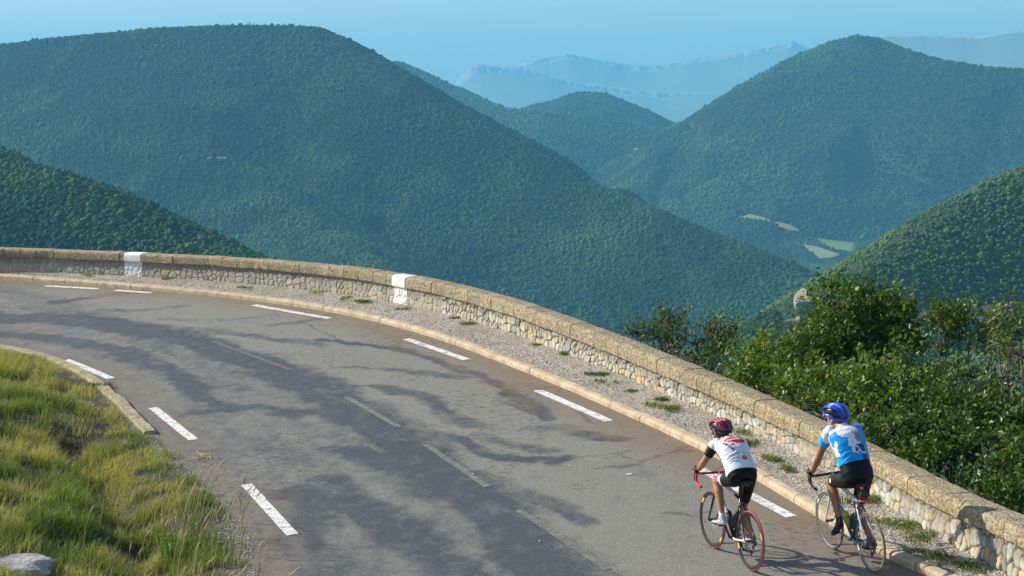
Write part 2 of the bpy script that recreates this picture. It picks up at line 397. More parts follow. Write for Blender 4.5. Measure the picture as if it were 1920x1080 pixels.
ind = T_*7.0; dirt = np.maximum(dirt, .38*smooth(1.2, .2, ind+.9*(fbm(S_*.7, T_*10, 4, 53)-.5)))
crack = np.zeros(len(rx))
for px, w in (([(1165,857),(1200,865),(1250,850),(1300,843)], .010),([(1135,860),(1160,853),(1185,840)], .008),([(1085,770),(1110,795)], .010),([(930,745),(980,770),(1030,785)], .010),
              ([(1120,878),(1190,872),(1240,853),(1330,830),(1400,835)], .014),([(1240,963),(1300,966),(1340,962)], .010),([(0,576),(40,578),(62,582)], .02),([(1060,862),(1180,845)], .008),
              
              ([(1480,978),(1540,972)], .012),([(560,600),(640,640),(700,650)], .01)):
    d = seg_d(np.stack([rx+.10*(fbm(rx*4, ry*4, 3, 61)-.5), ry+.3*(fbm(rx*4, ry*4, 3, 62)-.5)], 1), np.array([G(*p)[:2] for p in px])); crack = np.maximum(crack, smooth(w+.028, w*.3, d)*.6)
# alligator cracking in the worn spots
f1, f2, _i = voro(rx*7, ry*5, 71); allig = smooth(.10, .02, f2-f1)*smooth(.58, .72, fbm(rx*.9, ry*.6, 3, 72))*.55; crack = np.maximum(crack, allig)
i = np.arange(ns-1)[:, None]*ntr+np.arange(ntr-1)[None]; i = i.ravel(); FQ = np.stack([i, i+ntr, i+ntr+1, i+1], 1)
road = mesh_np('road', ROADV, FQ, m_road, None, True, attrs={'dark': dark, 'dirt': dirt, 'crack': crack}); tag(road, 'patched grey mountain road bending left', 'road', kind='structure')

def strip(name, a, b, wid, m, off=.006, n=24, slant=.0):
    """painted stroke on the road, from ground point a to b"""
    a = a[:2]; b = b[:2]; d = (b-a)/np.linalg.norm(b-a); nrm = np.array([-d[1], d[0]]); V = []
    for k in range(n+1):
        for e in (-1, -.33, .33, 1):
            p = a+(b-a)*k/n+nrm*e*wid/2*(1+.08*(random.random()-.5))+d*((.02*(random.random()-.5)) if k in (0, n) else 0)
            V.append((p[0], p[1], plane(p[0], p[1])+.012*(fbm(p[0]*.6, p[1]*.6, 3, 3)-.5)+off))
    Q = [(k*4+j, k*4+j+1, (k+1)*4+j+1, (k+1)*4+j) for k in range(n) for j in range(3)]
    return mesh_np(name, np.array(V), np.array(Q), m, None, True)
outer_d = [((85,536.5),(184,542)),((216,544.5),(283,549)),((475,572.5),(618,597.5)),((762,636),(876,675)),((1008,732),(1141,790)),((1312,879),(1484,970)),((-150,531),(-60,532.5))]
for a, b in outer_d:
    o = strip('edge_line_dash', G(*a), G(*b), .155, m_paint); o['kind'] = 'structure'
for a, b in [((124,675),(208,710)),((287,765),(363,825)),((462,909),(549,1004)),((-20,645),(22,653))]:
    o = strip('edge_line_dash', G(*a), G(*b), .15 if a[0] > 0 else .1, m_paint); o['kind'] = 'structure'
for a, b in [((650,745),(748,801)),((797,833),(914,913)),((972,956),(1140,1068)),((400,640),(545,694))]:
    Aw, Bw = G(*a), G(*b)
    o = strip('centre_line_dash', Aw, Bw, .10, m_worn if a[0] > 500 else m_worn2, .005); o['kind'] = 'structure'

# ------------------------------------------------------------------ kerb stones along the outside of the bend
def sweep_blocks(cur, s0, s1, blk, gap, prof, zfun, jit=.004, sub=4, colj=None, seed=0, hs=None):
    """row of blocks following a curve; prof: closed list of (n offset, height)"""
    rr = random.Random(seed); V = []; Q = []; T = []; cols = []; n0 = 0; s = s0; m = len(prof); prof = np.array(prof)
    while s < s1:
        L = blk*(1+.06*(rr.random()-.5)); ss = np.concatenate([[s+gap/2], np.linspace(s+gap/2+.011, s+L-gap/2-.011, sub-1), [s+L-gap/2]]); oz = jit*(rr.random()-.5)*2; on = jit*(rr.random()-.5)*2
        c = 1+.20*(rr.random()-.5); P = cur.pos(ss); N = cur.nor(ss)
        for k in range(sub+1):
            sh = 1-.006*(k in (0, sub))
            cen = prof.mean(0)
            for a, h in (prof-cen)*[sh, sh]+cen:
                x = P[k, 0]+N[k, 0]*(a+on); y = P[k, 1]+N[k, 1]*(a+on); V.append((x, y, zfun(x, y, ss[k])+(h*hs(ss[k]) if hs else h)+oz)); ce = c*(.68 if k in (0, sub) else 1); cols.append((ce, ce, ce))
        for k in range(sub):
            for j in range(m):
                l = (j+1) % m; Q.append((n0+k*m+j, n0+(k+1)*m+j, n0+(k+1)*m+l, n0+k*m+l))
        ca = len(V); V.append((*(P[0]+N[0]*prof[:, 0].mean()), zfun(*P[0], ss[0])+prof[:, 1].mean())); V.append((*(P[-1]+N[-1]*prof[:, 0].mean()), zfun(*P[-1], ss[-1])+prof[:, 1].mean())); cols += [(c, c, c)]*2
        for j in range(m):
            l = (j+1) % m; T.append((ca, n0+j, n0+l)); T.append((ca+1, n0+sub*m+l, n0+sub*m+j))
        n0 = len(V); s += L
    return np.array(V), [np.array(T), np.array(Q)], np.array(cols)
kprof = [(.005, -.1), (.0, .060), (.014, .084), (.04, .095), (.125, .097), (.14, .088), (.145, -.1)]
V, Fs, cc = sweep_blocks(KERB, 2, KERB.L-1, 1.0, .014, kprof, lambda x, y, s: plane(x, y), .006, 8, seed=3)
V += (np.stack([fbm(V[:, 0]*9, V[:, 1]*9, 3, 5), fbm(V[:, 0]*9+5, V[:, 1]*9, 3, 6), fbm(V[:, 0]*9, V[:, 1]*9+7, 3, 7)], 1)-.5)*.022
kerb = mesh_np('kerb', V, Fs, m_kerb, None, False, cc); tag(kerb, None, None, kind='structure')
# verge between kerb and wall
ns2 = 900; f2_ = np.linspace(.5, KERB.L-.5, ns2); A = KERB.pos(f2_)+KERB.nor(f2_)*.135
ws, _ = WALL.near(A+KERB.nor(f2_)*.7); ws = np.maximum.accumulate(ws); Bq = WALL.pos(ws)+WALL.nor(ws)*.2
nt2 = 16; t2 = np.linspace(0, 1, nt2); X = A[:, None, 0]+(Bq[:, None, 0]-A[:, None, 0])*t2; Y = A[:, None, 1]+(Bq[:, None, 1]-A[:, None, 1])*t2
X = X.ravel(); Y = Y.ravel(); Z = plane(X, Y)+.088+.03*smooth(0, .5, np.tile(t2, ns2))+.02*(fbm(X*2, Y*2, 4, 8)-.5)*np.tile(np.sin(t2*3.1), ns2)
i = (np.arange(ns2-1)[:, None]*nt2+np.arange(nt2-1)[None]).ravel()
verge = mesh_np('verge', np.stack([X, Y, Z], 1), np.stack([i, i+nt2, i+nt2+1, i+1], 1), m_verge, None, True); tag(verge, None, None, kind='structure')

# ------------------------------------------------------------------ parapet wall
wall = empty('parapet_wall', (*G(1063, 665, .12),)); tag(wall, 'long curving stone parapet with rounded coping blocks on the outside of the bend', 'wall')
WLOC = np.array(wall.location)
s_split = WALL.near(np.array([G(822, 588, .12)]))[0][0]
sw1 = WALL.near(np.array([G(757, 568, .12)]))[0][0]; sw0 = WALL.near(np.array([G(252, 517, .12)]))[0][0]
WH = .315; CH = .255
def wall_heights(px, noff, z0, deg=4):
    """height above the verge of a line on the wall, read at several places along it"""
    ss_ = np.arange(5, WALL.L-4, .05); P_ = WALL.pos(ss_)+WALL.nor(ss_)*noff; S_i = []; h_i = []
    for a, b in px:
        h = z0
        for _ in range(6):
            u, v = project(np.c_[P_, plane(*WALL.pos(ss_).T)+.12+h]); k = np.argmin(abs(u-a)+1e3*(v < 300)); k2 = (u[k], v[k])
            _, v2 = project(np.array([P_[k, 0], P_[k, 1], plane(*WALL.pos(ss_[k]))+.12+h+.01])); h += (b-v[k])/(v2-v[k])*.01
        S_i.append(ss_[k]); h_i.append(h)
    S_i = np.array(S_i); h_i = np.array(h_i); c = np.polyfit((S_i-30)/20, h_i, deg); lo, hi = S_i.min(), S_i.max(); print('wall', np.round(S_i, 1), np.round(h_i, 3))
    return lambda x: np.polyval(c, (np.clip(x, lo, hi)-30)/20)
ctop_px = [(0,481),(235,490),(383,500),(527,507),(633,520),(820,551),(923,580),(1007,612),(1103,647),(1207,693),(1280,718),(1626,886),(1706,926),(1776,962),(1849,998)]
top_px = [(0,463),(250,470),(400,480),(560,489),(700,503),(800,520),(930,548),(1110,600),(1280,678),(1480,760),(1616,818),(1697,860),(1756,888),(1865,941),(1920,967)]
whf = wall_heights(ctop_px, -.012, .31); thf = wall_heights(top_px, .36, .55)
s0w, s1w = 3.0, WALL.L-2; sv = np.arange(s0w, s1w, .0135); hv = np.linspace(-.06, WH, 26)
SS, HH = np.meshgrid(sv, hv, indexing='ij'); ss = SS.ravel(); hh = HH.ravel()
wsx = ss+.34*(fbm(ss*1.3, hh*2, 2, 90)-.5)+.05*(fbm(ss*6, hh*6, 2, 91)-.5); whx = hh+.14*(fbm(ss*1.5+9, hh*2, 2, 94)-.5)+.05*(fbm(ss*6, hh*6+4, 2, 92)-.5)
right = smooth(s_split-.02, s_split+.02, ss)
big = voro(wsx/.118, whx/.155+.3, 101, 3.4); sml = voro(wsx/.15, whx/.12, 102, 2.6)
sel = right > .5
f1 = np.where(sel, big[0], sml[0]); f2 = np.where(sel, big[1], sml[1]); cid = np.where(sel, big[2], sml[2])
edge = f2-f1; mort = smooth(.05, .17, edge)
patch = .75*smooth(.56, .70, fbm(ss*.9, hh*1.5, 3, 95))*sel            # places where mortar covers the stones
mort2 = mort*(1-.75*patch)*np.where(sel, 1, .62)
disp = mort2*(.020+.016*(cid*7 % 1))+.008*fbm(ss*20, hh*20, 3, 96)
tone = np.array([(.56, .50, .37), (.50, .46, .38), (.60, .47, .25), (.44, .41, .35), (.62, .58, .48), (.33, .31, .27), (.58, .46, .26), (.50, .47, .40), (.64, .61, .55)])*.87
tc = tone[(cid*97).astype(int) % 9]*(.85+.3*((cid*31) % 1))[:, None]
gm = np.where(sel[:, None], np.array([.15, .13, .095]), np.array([.34, .31, .25]))*(.8+.5*fbm(ss*8, hh*8, 3, 97))[:, None]
gm = gm+(np.array([.40, .37, .30])-gm)*patch[:, None]
colw = gm+(tc-gm)*mort2[:, None]
colw = np.where(sel[:, None], colw*1.04, colw*.76+.24*np.array([.42, .385, .31]))
top_dark = smooth(.20, .32, hh+.14*fbm(ss*5, hh*3, 3, 98))*.45; colw = colw*(1-top_dark[:, None])+np.array([.13, .115, .085])*top_dark[:, None]  # face blends to dark brown towards its top, edge broken by noise
whitem = ((abs(ss-sw1) < .235) | (abs(ss-sw0) < .26)); 
P2 = WALL.pos(ss); N2 = WALL.nor(ss); off = .042-disp+.02*hh/WH
VX = P2[:, 0]+N2[:, 0]*off; VY = P2[:, 1]+N2[:, 1]*off; hh = hh*whf(ss)/WH; VZ = plane(P2[:, 0], P2[:, 1])+.12+hh
n_h = len(hv); i = (np.arange(len(sv)-1)[:, None]*n_h+np.arange(n_h-1)[None]).ravel(); Q = np.stack([i, i+n_h, i+n_h+1, i+1], 1)
wf = whitem[Q].all(1)
VV = np.stack([VX, VY, VZ], 1)-WLOC
def sub_mesh(V, Q, col):
    u, inv = np.unique(Q.ravel(), return_inverse=True); return V[u], inv.reshape(Q.shape), (None if col is None else col[u])
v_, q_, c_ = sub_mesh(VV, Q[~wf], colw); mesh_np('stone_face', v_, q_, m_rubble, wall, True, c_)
for sc, nm in ((sw1, 'a'), (sw0, 'b')):
    w_ = wf & (abs(ss[Q[:, 0]]-sc) < .5); v_, q_, c_ = sub_mesh(VV-np.c_[N2*.006, np.zeros(len(N2))], Q[w_], None); mesh_np('whitewashed_panel', v_, q_, m_white, wall, True)
# core and back of the wall
sb = np.arange(s0w, s1w, .25); Pb = WALL.pos(sb); Nb = WALL.nor(sb); prof = [(.10, -.5), (.10, WH-.004), (.43, WH-.004), (.43, -1.6)]
V = np.array([(Pb[k, 0]+Nb[k, 0]*a, Pb[k, 1]+Nb[k, 1]*a, plane(*Pb[k])+.12+(h if h < 0 else h*whf(sb[k])/WH)) for k in range(len(sb)) for a, h in prof])-WLOC
m = 4; Q = np.array([(k*m+j, (k+1)*m+j, (k+1)*m+(j+1) % m, k*m+(j+1) % m) for k in range(len(sb)-1) for j in range(3)]); mesh_np('core', V, Q, m_rubble, wall, False, np.tile((.2, .18, .14), (len(V), 1)))
# coping blocks
cprof = [(-.005, 0.0), (-.012, .02), (-.014, .10), (-.012, .175), (-.006, .205), (.008, .228), (.032, .244), (.07, .251), (.16, .255), (.26, .255), (.34, .250), (.375, .235), (.39, .205), (.39, 0.0)]
zc = lambda x, y, s: plane(*WALL.pos(s))+.12+whf(s)-.002
s = s0w; segs = []
def cope(s0, s1, mt, nm, seed):
    V, Fs, cc = sweep_blocks(WALL, s0, s1, .462, .007, cprof, zc, .005, 6, seed=seed, hs=lambda x: (thf(x)-whf(x))/.255)
    V += (np.stack([fbm(V[:, 0]*7, V[:, 1]*7+V[:, 2]*5, 3, 15), fbm(V[:, 0]*7+5, V[:, 1]*7+V[:, 2]*5, 3, 16), fbm(V[:, 0]*7, V[:, 1]*7+7, 3, 17)], 1)-.5)*.014
    mesh_np(nm, V-WLOC, Fs, mt, wall, False, cc)
cope(s0w, sw0-.24, m_cope, 'coping', 1); cope(sw0-.23, sw0-.22, m_white, 'whitewashed_coping_block', 2)
cope(sw0+.245, sw1-.24, m_cope, 'coping', 3); cope(sw1-.23, sw1-.22, m_white, 'whitewashed_coping_block', 4); cope(sw1+.245, s1w, m_cope, 'coping', 5)

# ------------------------------------------------------------------ inner kerb + bank
si0 = 14.; si1 = INNER.near(np.array([G(292, 814)]))[0][0]
iprof = [(-.01, -.1), (-.01, .055), (.0, .07), (.0, -.1)]
V, Fs, cc = sweep_blocks(INNER, si0, si1, 1.0, .012, [(.0, -.12), (-.19, -.12), (-.19, .05), (-.17, .065), (-.02, .065), (.0, .05)], lambda x, y, s: plane(x, y), .006, 6, seed=9)
V += (np.stack([fbm(V[:, 0]*8, V[:, 1]*8, 3, 5), fbm(V[:, 0]*8+5, V[:, 1]*8, 3, 6), fbm(V[:, 0]*8, V[:, 1]*8+7, 3, 7)], 1)-.5)*.03
ik = mesh_np('inner_kerb', V, Fs, m_kerb2, None, False); tag(ik, None, None, kind='structure')
def bank_z(x, y, d=None):
    if d is None: _, dd = INNER.near(np.stack([x, y], 1)); d = -dd
    near_ = smooth(30.5, 28.5, y)
    e = d+.35*(fbm(x*.8, y*.8, 3, 111)-.5)
    z = .02+.03*smooth(.12, .5, d)+.03*(fbm(x*5, y*5, 3, 117)-.5)*smooth(.9, .4, d)
    z = z-near_*(.30*np.exp(-((e-1.25)/.35)**2))
    rise = np.maximum(e-np.where(near_ > .5, 1.5, .45+near_), 0)
    z = z+.25*rise-.02*rise**1.3+.10*smooth(2.2, 2.7, e)+.13*smooth(4.0, 4.6, e)+.16*(fbm(x*1.1, y*1.1, 4, 113)-.5)*smooth(.6, 2, d)
    z = plane(x, y)+z
    r = np.hypot(x, y); hill = np.minimum(5.3-.42*r, 1.2+1.5*d)
    lo = plane(x, y)+np.clip(.16*d, -.3, .02)+.03*(fbm(x*5, y*5, 3, 117)-.5)*smooth(-.3, .05, d)
    return np.where(d < .12, lo, np.where(d > .3, np.maximum(z, hill), z))
bx = np.arange(-22, 7, .085); by = np.arange(-4, 44, .085); BX, BY = np.meshgrid(bx, by, indexing='ij'); X = BX.ravel(); Y = BY.ravel()
_, dd = INNER.near(np.stack([X, Y], 1), 12); D = -dd; Z = bank_z(X, Y, D)
gravel = np.maximum(.8*smooth(.42, .15, D+.4*(fbm(X*3, Y*3, 3, 7)-.5)), smooth(.62, .7, fbm(X*.9+3, Y*.5, 3, 120)))
def blob_px(X, Y, c, r):    # world disc around the ground point seen at a pixel
    return np.exp(-(((X-c[0])**2+(Y-c[1])**2)/r**2))
i = np.arange(len(bx)-1)[:, None]*len(by)+np.arange(len(by)-1)[None]; i = i.ravel(); Q = np.stack([i, i+len(by), i+len(by)+1, i+1], 1)
keep = (D[Q].max(1) > -.45); v_, q_, _ = sub_mesh(np.stack([X, Y, Z], 1), Q[keep], None); u = np.unique(Q[keep].ravel())
bank = mesh_np('bank', v_, q_, m_bank, None, True, attrs={'gravel': gravel[u]}); tag(bank, None, None, kind='structure')

# ------------------------------------------------------------------ hills (world height field built from ridges)
def ridge(pts, slope, n=14, zoff=0, rnd=0):
    P = []
    for (a, b) in zip(pts[:-1], pts[1:]):
        for k in range(n):
            t = k/n; p = [a[i]+(b[i]-a[i])*t for i in range(3)]; P.append(p)
    P.append(list(pts[-1])); return np.array([[*(at(px, py, d)+[0, 0, zoff]), slope] for px, py, d in P])
RID = [
 ridge([(-420,150,3900),(-200,95,3700),(0,76,3500),(120,62,3400),(280,47,3300),(400,40,3200),(520,40,3130),(590,42,3100),(640,62,3050),(700,97,2980),(760,135,2900),(800,165,2860),(860,200,2800),(920,238,2750),(1000,278,2680),(1100,330,2600),(1200,372,2530),(1300,415,2460),(1400,452,2390),(1480,482,2330),(1530,510,2290)], .565, zoff=-6),
 ridge([(380,250,2850),(520,330,2650),(640,420,2450),(700,480,2300)], .47, 8, zoff=-8),
 ridge([(-200,190,1250),(-60,262,1200),(0,288,1170),(100,306,1140),(180,340,1110),(260,384,1080),(340,418,1050),(420,460,1020),(500,495,990)], .50, zoff=-3),
 ridge([(740,112,5200),(770,133,5100),(800,144,5000),(850,180,4900),(900,194,4800),(1000,205,4750),(1100,212,4800),(1200,228,4850),(1262,245,4900)], .42, zoff=-5),
 ridge([(1003,200,5400),(1014,190,5400),(1045,184,5400),(1085,169,5400),(1120,169,5400),(1160,184,5400),(1210,214,5400),(1250,238,5400)], .42, 6, zoff=-5),
 ridge([(1255,240,5000),(1320,206,4800),(1400,156,4650),(1450,126,4600),(1500,98,4550),(1560,73,4500),(1600,63,4480),(1640,66,4450),(1700,88,4400),(1760,106,4350),(1850,121,4300),(1920,124,4300),(2100,130,4200),(2400,140,4200)], .60, 8, zoff=-5),
 ridge([(2300,180,1260),(2100,225,1190),(1920,305,1120),(1850,338,1090),(1780,376,1060),(1700,426,1020),(1620,478,980),(1560,520,950),(1510,556,925),(1460,592,905),(1420,630,885),(1395,680,865)], .68, zoff=-2),
 ridge([(2300,560,640),(1950,612,680),(1800,640,705),(1650,690,720),(1560,740,735)], .68, 6, zoff=-3),
]
wr = np.arange(2, WALL.L-1, 1.5); wp = WALL.pos(wr)+WALL.nor(wr)*3
RID.append(np.stack([wp[:, 0], wp[:, 1], plane(wp[:, 0], wp[:, 1])-5, np.full(len(wr), .62)], 1))
RID.append(np.array([[-60+20*k, -30, 4, .35] for k in range(8)], float))
FLOOR = -265.
def hill_z(x, y):
    z = np.full(len(x), FLOOR, np.float32); x = x.astype(np.float32); y = y.astype(np.float32)
    dr_ = np.full(len(x), 1e9, np.float32)
    und = 1+.05*(fbm(x/260., y/260., 3, 200)-.5)*2
    for Rg in RID[:-2]:
        dm = np.full(len(x), -1e9, np.float32)
        for i in range(0, len(x), 20000):
            dx = x[i:i+20000, None]-Rg[None, :, 0].astype(np.float32); dy = y[i:i+20000, None]-Rg[None, :, 1].astype(np.float32)
            d = np.sqrt(dx*dx+dy*dy); r_ = np.maximum(d-25, 0)*.25+.75*d; hh_ = Rg[None, :, 2]-Rg[None, :, 3]*r_*und[i:i+20000, None]; am = hh_.argmax(1); j_ = np.arange(len(am)); dm[i:i+20000] = hh_[j_, am]; dd_ = d[j_, am]; w_ = dm[i:i+20000] > z[i:i+20000]; dr_[i:i+20000] = np.where(w_, dd_, dr_[i:i+20000])
        z = np.maximum(z, dm)
    # spurs and gullies
    up = smooth(FLOOR+5, FLOOR+120, z)*smooth(40, 480, dr_)
    z = z+up*np.minimum((-70*np.maximum(.12-abs(fbm(x/260.+.3*fbm(x/90., y/90., 2, 208), y/420., 3, 207)-.5), 0)/.12*.6+70*(fbm(x/330., y/330., 3, 201)-.5)+22*(fbm(x/80., y/80., 3, 205)-.5)), 5)
    for Rg in RID[-2:]:
        for i in range(0, len(x), 20000):
            d = np.hypot(x[i:i+20000, None]-Rg[None, :, 0], y[i:i+20000, None]-Rg[None, :, 1]); z[i:i+20000] = np.maximum(z[i:i+20000], (Rg[None, :, 2]-Rg[None, :, 3]*d).max(1))
    return z
gx = np.arange(-2600, 3400, 13.); gy = np.arange(-300, 6400, 13.)
HX, HY = np.meshgrid(gx, gy, indexing='ij'); HZ = hill_z(HX.ravel(), HY.ravel()).reshape(HX.shape)
hole = (np.hypot(HX, HY-20) < 75)
HZ = np.where((HY < 60) & (abs(HX) < 60), np.minimum(HZ, -9), HZ)
m_hill = mat('forest_floor', rough=1); q = NT(m_hill); P = q.geo()
q.base(q.mix(q.ramp(q.noise(P, .004, 4), [(.4, g3(0)), (.65, g3(1))]), (.020, .050, .016), (.034, .064, .020)))
i = (np.arange(len(gx)-1)[:, None]*len(gy)+np.arange(len(gy)-1)[None]).ravel()
hills = mesh_np('hills', np.stack([HX.ravel(), HY.ravel(), HZ.ravel()], 1), np.stack([i, i+len(gy), i+len(gy)+1, i+1], 1), m_hill, None, True); tag(hills, None, None, kind='structure')
def hz(x, y):
    u = np.clip((x-gx[0])/13, 0, len(gx)-1.01); v = np.clip((y-gy[0])/13, 0, len(gy)-1.01); a = u.astype(int); b = v.astype(int); u = u-a; v = v-b
    return (HZ[a, b]*(1-u)+HZ[a+1, b]*u)*(1-v)+(HZ[a, b+1]*(1-u)+HZ[a+1, b+1]*u)*v
def march(px, py, d0=250., d1=6300.):
    r = ray(px, py); r = r/math.hypot(r[0], r[1]); t = np.arange(d0, d1, 4.); X = r[0]*t; Y = r[1]*t; below = hz(X, Y) > r[2]*t+H
    k = np.argmax(below) if below.any() else len(t)-1
    return np.array([X[k], Y[k], hz(X[k:k+1], Y[k:k+1])[0]])
# plain beyond, to the horizon
pl = MB(); pl.add([(-60000, -20000, FLOOR-6), (60000, -20000, FLOOR-6), (60000, 80000, FLOOR-6), (-60000, 80000, FLOOR-6)], Q=[(0, 1, 2, 3)])
o = pl.build('valley_floor', m_hill, None, False); tag(o, None, None, kind='structure')
# the slope falling away just behind the wall
sb = np.arange(1, WALL.L-1, .5); nb = np.array([.38, .8, 1.6, 3, 5, 8, 12, 18, 26, 36, 50, 66]); Pb = WALL.pos(sb); Nb = WALL.nor(sb)
X = (Pb[:, None, 0]+Nb[:, None, 0]*nb).ravel(); Y = (Pb[:, None, 1]+Nb[:, None, 1]*nb).ravel(); zz = np.repeat(plane(Pb[:, 0], Pb[:, 1]), len(nb))
Z = zz-.25-.62*np.tile(nb, len(sb))+.5*(fbm(X*.4, Y*.4, 3, 55)-.5)*np.tile(np.minimum(nb, 3), len(sb))
i = (np.arange(len(sb)-1)[:, None]*len(nb)+np.arange(len(nb)-1)[None]).ravel(); o = mesh_np('hillside', np.stack([X, Y, Z], 1), np.stack([i, i+len(nb), i+len(nb)+1, i+1], 1), m_bank, None, True, attrs={'gravel': fbm(X, Y, 3, 1)*.3}); tag(o, None, None, kind='structure')

# bare ground seen between the far woods
m_field = mat('meadow', rough=1); q = NT(m_field); P = q.geo(); q.base(q.mix(q.noise(P, .03, 4), (.10, .18, .055), (.15, .22, .07)))
m_hay = mat('dry_meadow', rough=1); q = NT(m_hay); P = q.geo(); q.base(q.mix(q.noise(P, .05, 4), (.25, .26, .12), (.16, .21, .08)))
m_track = mat('pale_track', (.20, .18, .12), 1)
m_rock = mat('pale_rock', rough=1); q = NT(m_rock); P = q.geo(); n = q.noise(q.map(P, (.3, .3, 1)), .35, 5, .7); q.base(q.ramp(n, [(.3, (.15, .13, .08)), (.5, (.30, .26, .18)), (.7, (.44, .39, .29))])); q.bump(n, 1, 2)
HOLES = []
def sheet(name, poly, m, lift=1.2, rough=0., n=16, d1=6300.):
    """a patch of bare ground draped over the terrain; corners are the ground seen at these pixels"""
    W = np.array([march(*p, d1=d1) for p in poly]); HOLES.append(W[:, :2].copy())
    c = W.mean(0); V = [(*c[:2], 0)]; ring = []
    pts = []
    for a, b in zip(W, np.roll(W, -1, 0)):
        for k in range(n): pts.append(a+(b-a)*k/n)
    pts = np.array(pts); L = len(pts); rings = 10; V = [c[:2]]
    for r in range(1, rings+1): V += list(c[:2]+(pts[:, :2]-c[:2])*r/rings)
    V = np.array(V); z = hz(V[:, 0], V[:, 1])+lift+rough*(fbm(V[:, 0]/6, V[:, 1]/6, 4, 3)); z[-L:] -= lift+2+rough
    T = [(0, 1+k, 1+(k+1) % L) for k in range(L)]; Q = [(1+(r-1)*L+k, 1+r*L+k, 1+r*L+(k+1) % L, 1+(r-1)*L+(k+1) % L) for r in range(1, rings) for k in range(L)]
    o = mesh_np(name, np.c_[V, z], [np.array(T), np.array(Q)], m, None, rough == 0); o['kind'] = 'structure'; return o
#SHEETS
sheet('meadow', [(1382,408),(1402,402),(1430,410),(1460,425),(1500,436),(1502,430),(1460,421)], m_hay)
sheet('meadow', [(1452,427),(1468,420),(1500,430),(1500,436),(1475,434)], m_hay)
sheet('meadow', [(1512,443),(1545,449),(1606,455),(1600,475),(1560,468),(1535,455)], m_field)
sheet('meadow', [(1500,455),(1530,462),(1580,478),(1560,486),(1540,488),(1520,478)], m_hay)
sheet('rock_scar', [(1486,568),(1502,552),(1512,556),(1512,570),(1526,574),(1520,582),(1490,584)], m_rock, 1.5, 2.5)
sheet('rock_scar', [(1345,584),(1372,590),(1408,604),(1402,610),(1380,602),(1362,594)], m_rock, 1.2, 1.5)
sheet('road_cutting', [(1712,606),(1745,598),(1758,602),(1720,612)], m_rock, 1.5, 2.5)
sheet('road_cutting', [(1805,590),(1825,589),(1890,598),(1900,603),(1850,604),(1812,603)], m_rock, 1.5, 2.5)
sheet('rock_scar', [(1465,615),(1500,607),(1502,611),(1470,619)], m_rock, 1.2, 1.5)
sheet('forest_track', [(378,297.5),(428,297),(428,300),(380,299.5)], m_track, 1.0)
sheet('forest_track', [(690,446),(748,436),(748,437.5),(692,447.5)], m_track, 1.0)
sheet('rock_scar', [(1180,284),(1195,279),(1198,283),(1184,286)], m_track, 1.5)
sheet('rock_scar', [(1268,229),(1276,225),(1278,228),(1270,233)], m_track, 1.5)
def in_holes(x, y):
    r = np.zeros(len(x), bool)
    for W in HOLES:
        c = W.mean(0); W = c+(W-c)*1.0; ins = np.zeros(len(x), bool)
        for a, b in zip(W, np.roll(W, -1, 0)):
            cnd = ((a[1] > y) != (b[1] > y)) & (x < (b[0]-a[0])*(y-a[1])/(b[1]-a[1]+1e-9)+a[0]); ins ^= cnd
        r |= ins
    return r

# ---- the woods
def wood_points():
    out = []
    for (y0, y1, sp) in ((350, 1400, 1.5), (1400, 3700, 3.1), (3700, 5700, 4.1)):
        xs = np.arange(-.37*y1, .37*y1, sp); ys = np.arange(y0, y1, sp); X, Y = np.meshgrid(xs, ys, indexing='ij')
        X = X.ravel()+rng.uniform(-.5, .5, X.size)*sp; Y = Y.ravel()+rng.uniform(-.5, .5, Y.size)*sp
        k = abs(X/Y) < .365; X = X[k]; Y = Y[k]; out.append((X, Y, np.full(len(X), sp)))
    X, Y, S = (np.concatenate(a) for a in zip(*out)); Z = hz(X, Y)
    # keep what can be seen from about the road
    na = 820; az = np.linspace(-.38, .38, na); dist = np.arange(240, 6200, 8.); AZ, DD = np.meshgrid(az, dist, indexing='ij')
    E = (hz((AZ*DD).ravel(), DD.ravel()).reshape(AZ.shape)-H)/DD; M = np.maximum.accumulate(E, 1)
    a = np.clip(((X/Y+.38)/.76*(na-1)).astype(int), 0, na-1); b = np.clip(((Y-240)/8).astype(int)-3, 0, len(dist)-1)
    e = (Z+9-H)/Y; k = (e > M[a, b]-.0008) & (e > -.26)
    k &= ~in_holes(X, Y) & ((Z > FLOOR+1) | ((Y > 3000) & (Y < 5600)))
    return X[k], Y[k], Z[k], S[k]
WX, WY, WZ, WS = wood_points()
print('wood points', len(WX))
con = smooth(.50, .56, fbm(WX/300.+3, WY/300., 3, 301))*.9            # stands of conifers
con = np.where(WY < 1400, np.maximum(con, smooth(.45, .5, fbm(WX/90., WY/90., 2, 302))*(WX < 0)), con)
kindc = rng.random(len(WX)) < con*.55
big = fbm(WX/120., WY/120., 3, 303); sc = WS*(.36+.50*rng.random(len(WX))**1.6)*(.65+.7*big)*np.where(rng.random(len(WX)) < .05, 1.55, 1); sc = np.where((WX > 120) & (WY < 1400), sc*1.0, np.where(WY < 1400, sc*1.6, sc))
tv = rng.random(len(WX)); patch = fbm(WX/55., WY/55., 4, 304); pt2 = fbm(WX/400., WY/400., 3, 305)
dkg = np.array([.009, .038, .012]); ltg = np.array([.056, .120, .022]); brn = np.array([.060, .070, .028]); cng = np.array([.011, .054, .020])
t = np.clip(.6*tv+2.6*(patch-.5)+.22+2.8*(pt2-.5)+.3*((WX > 120) & (WY < 1400)), 0, 1.2)[:, None]
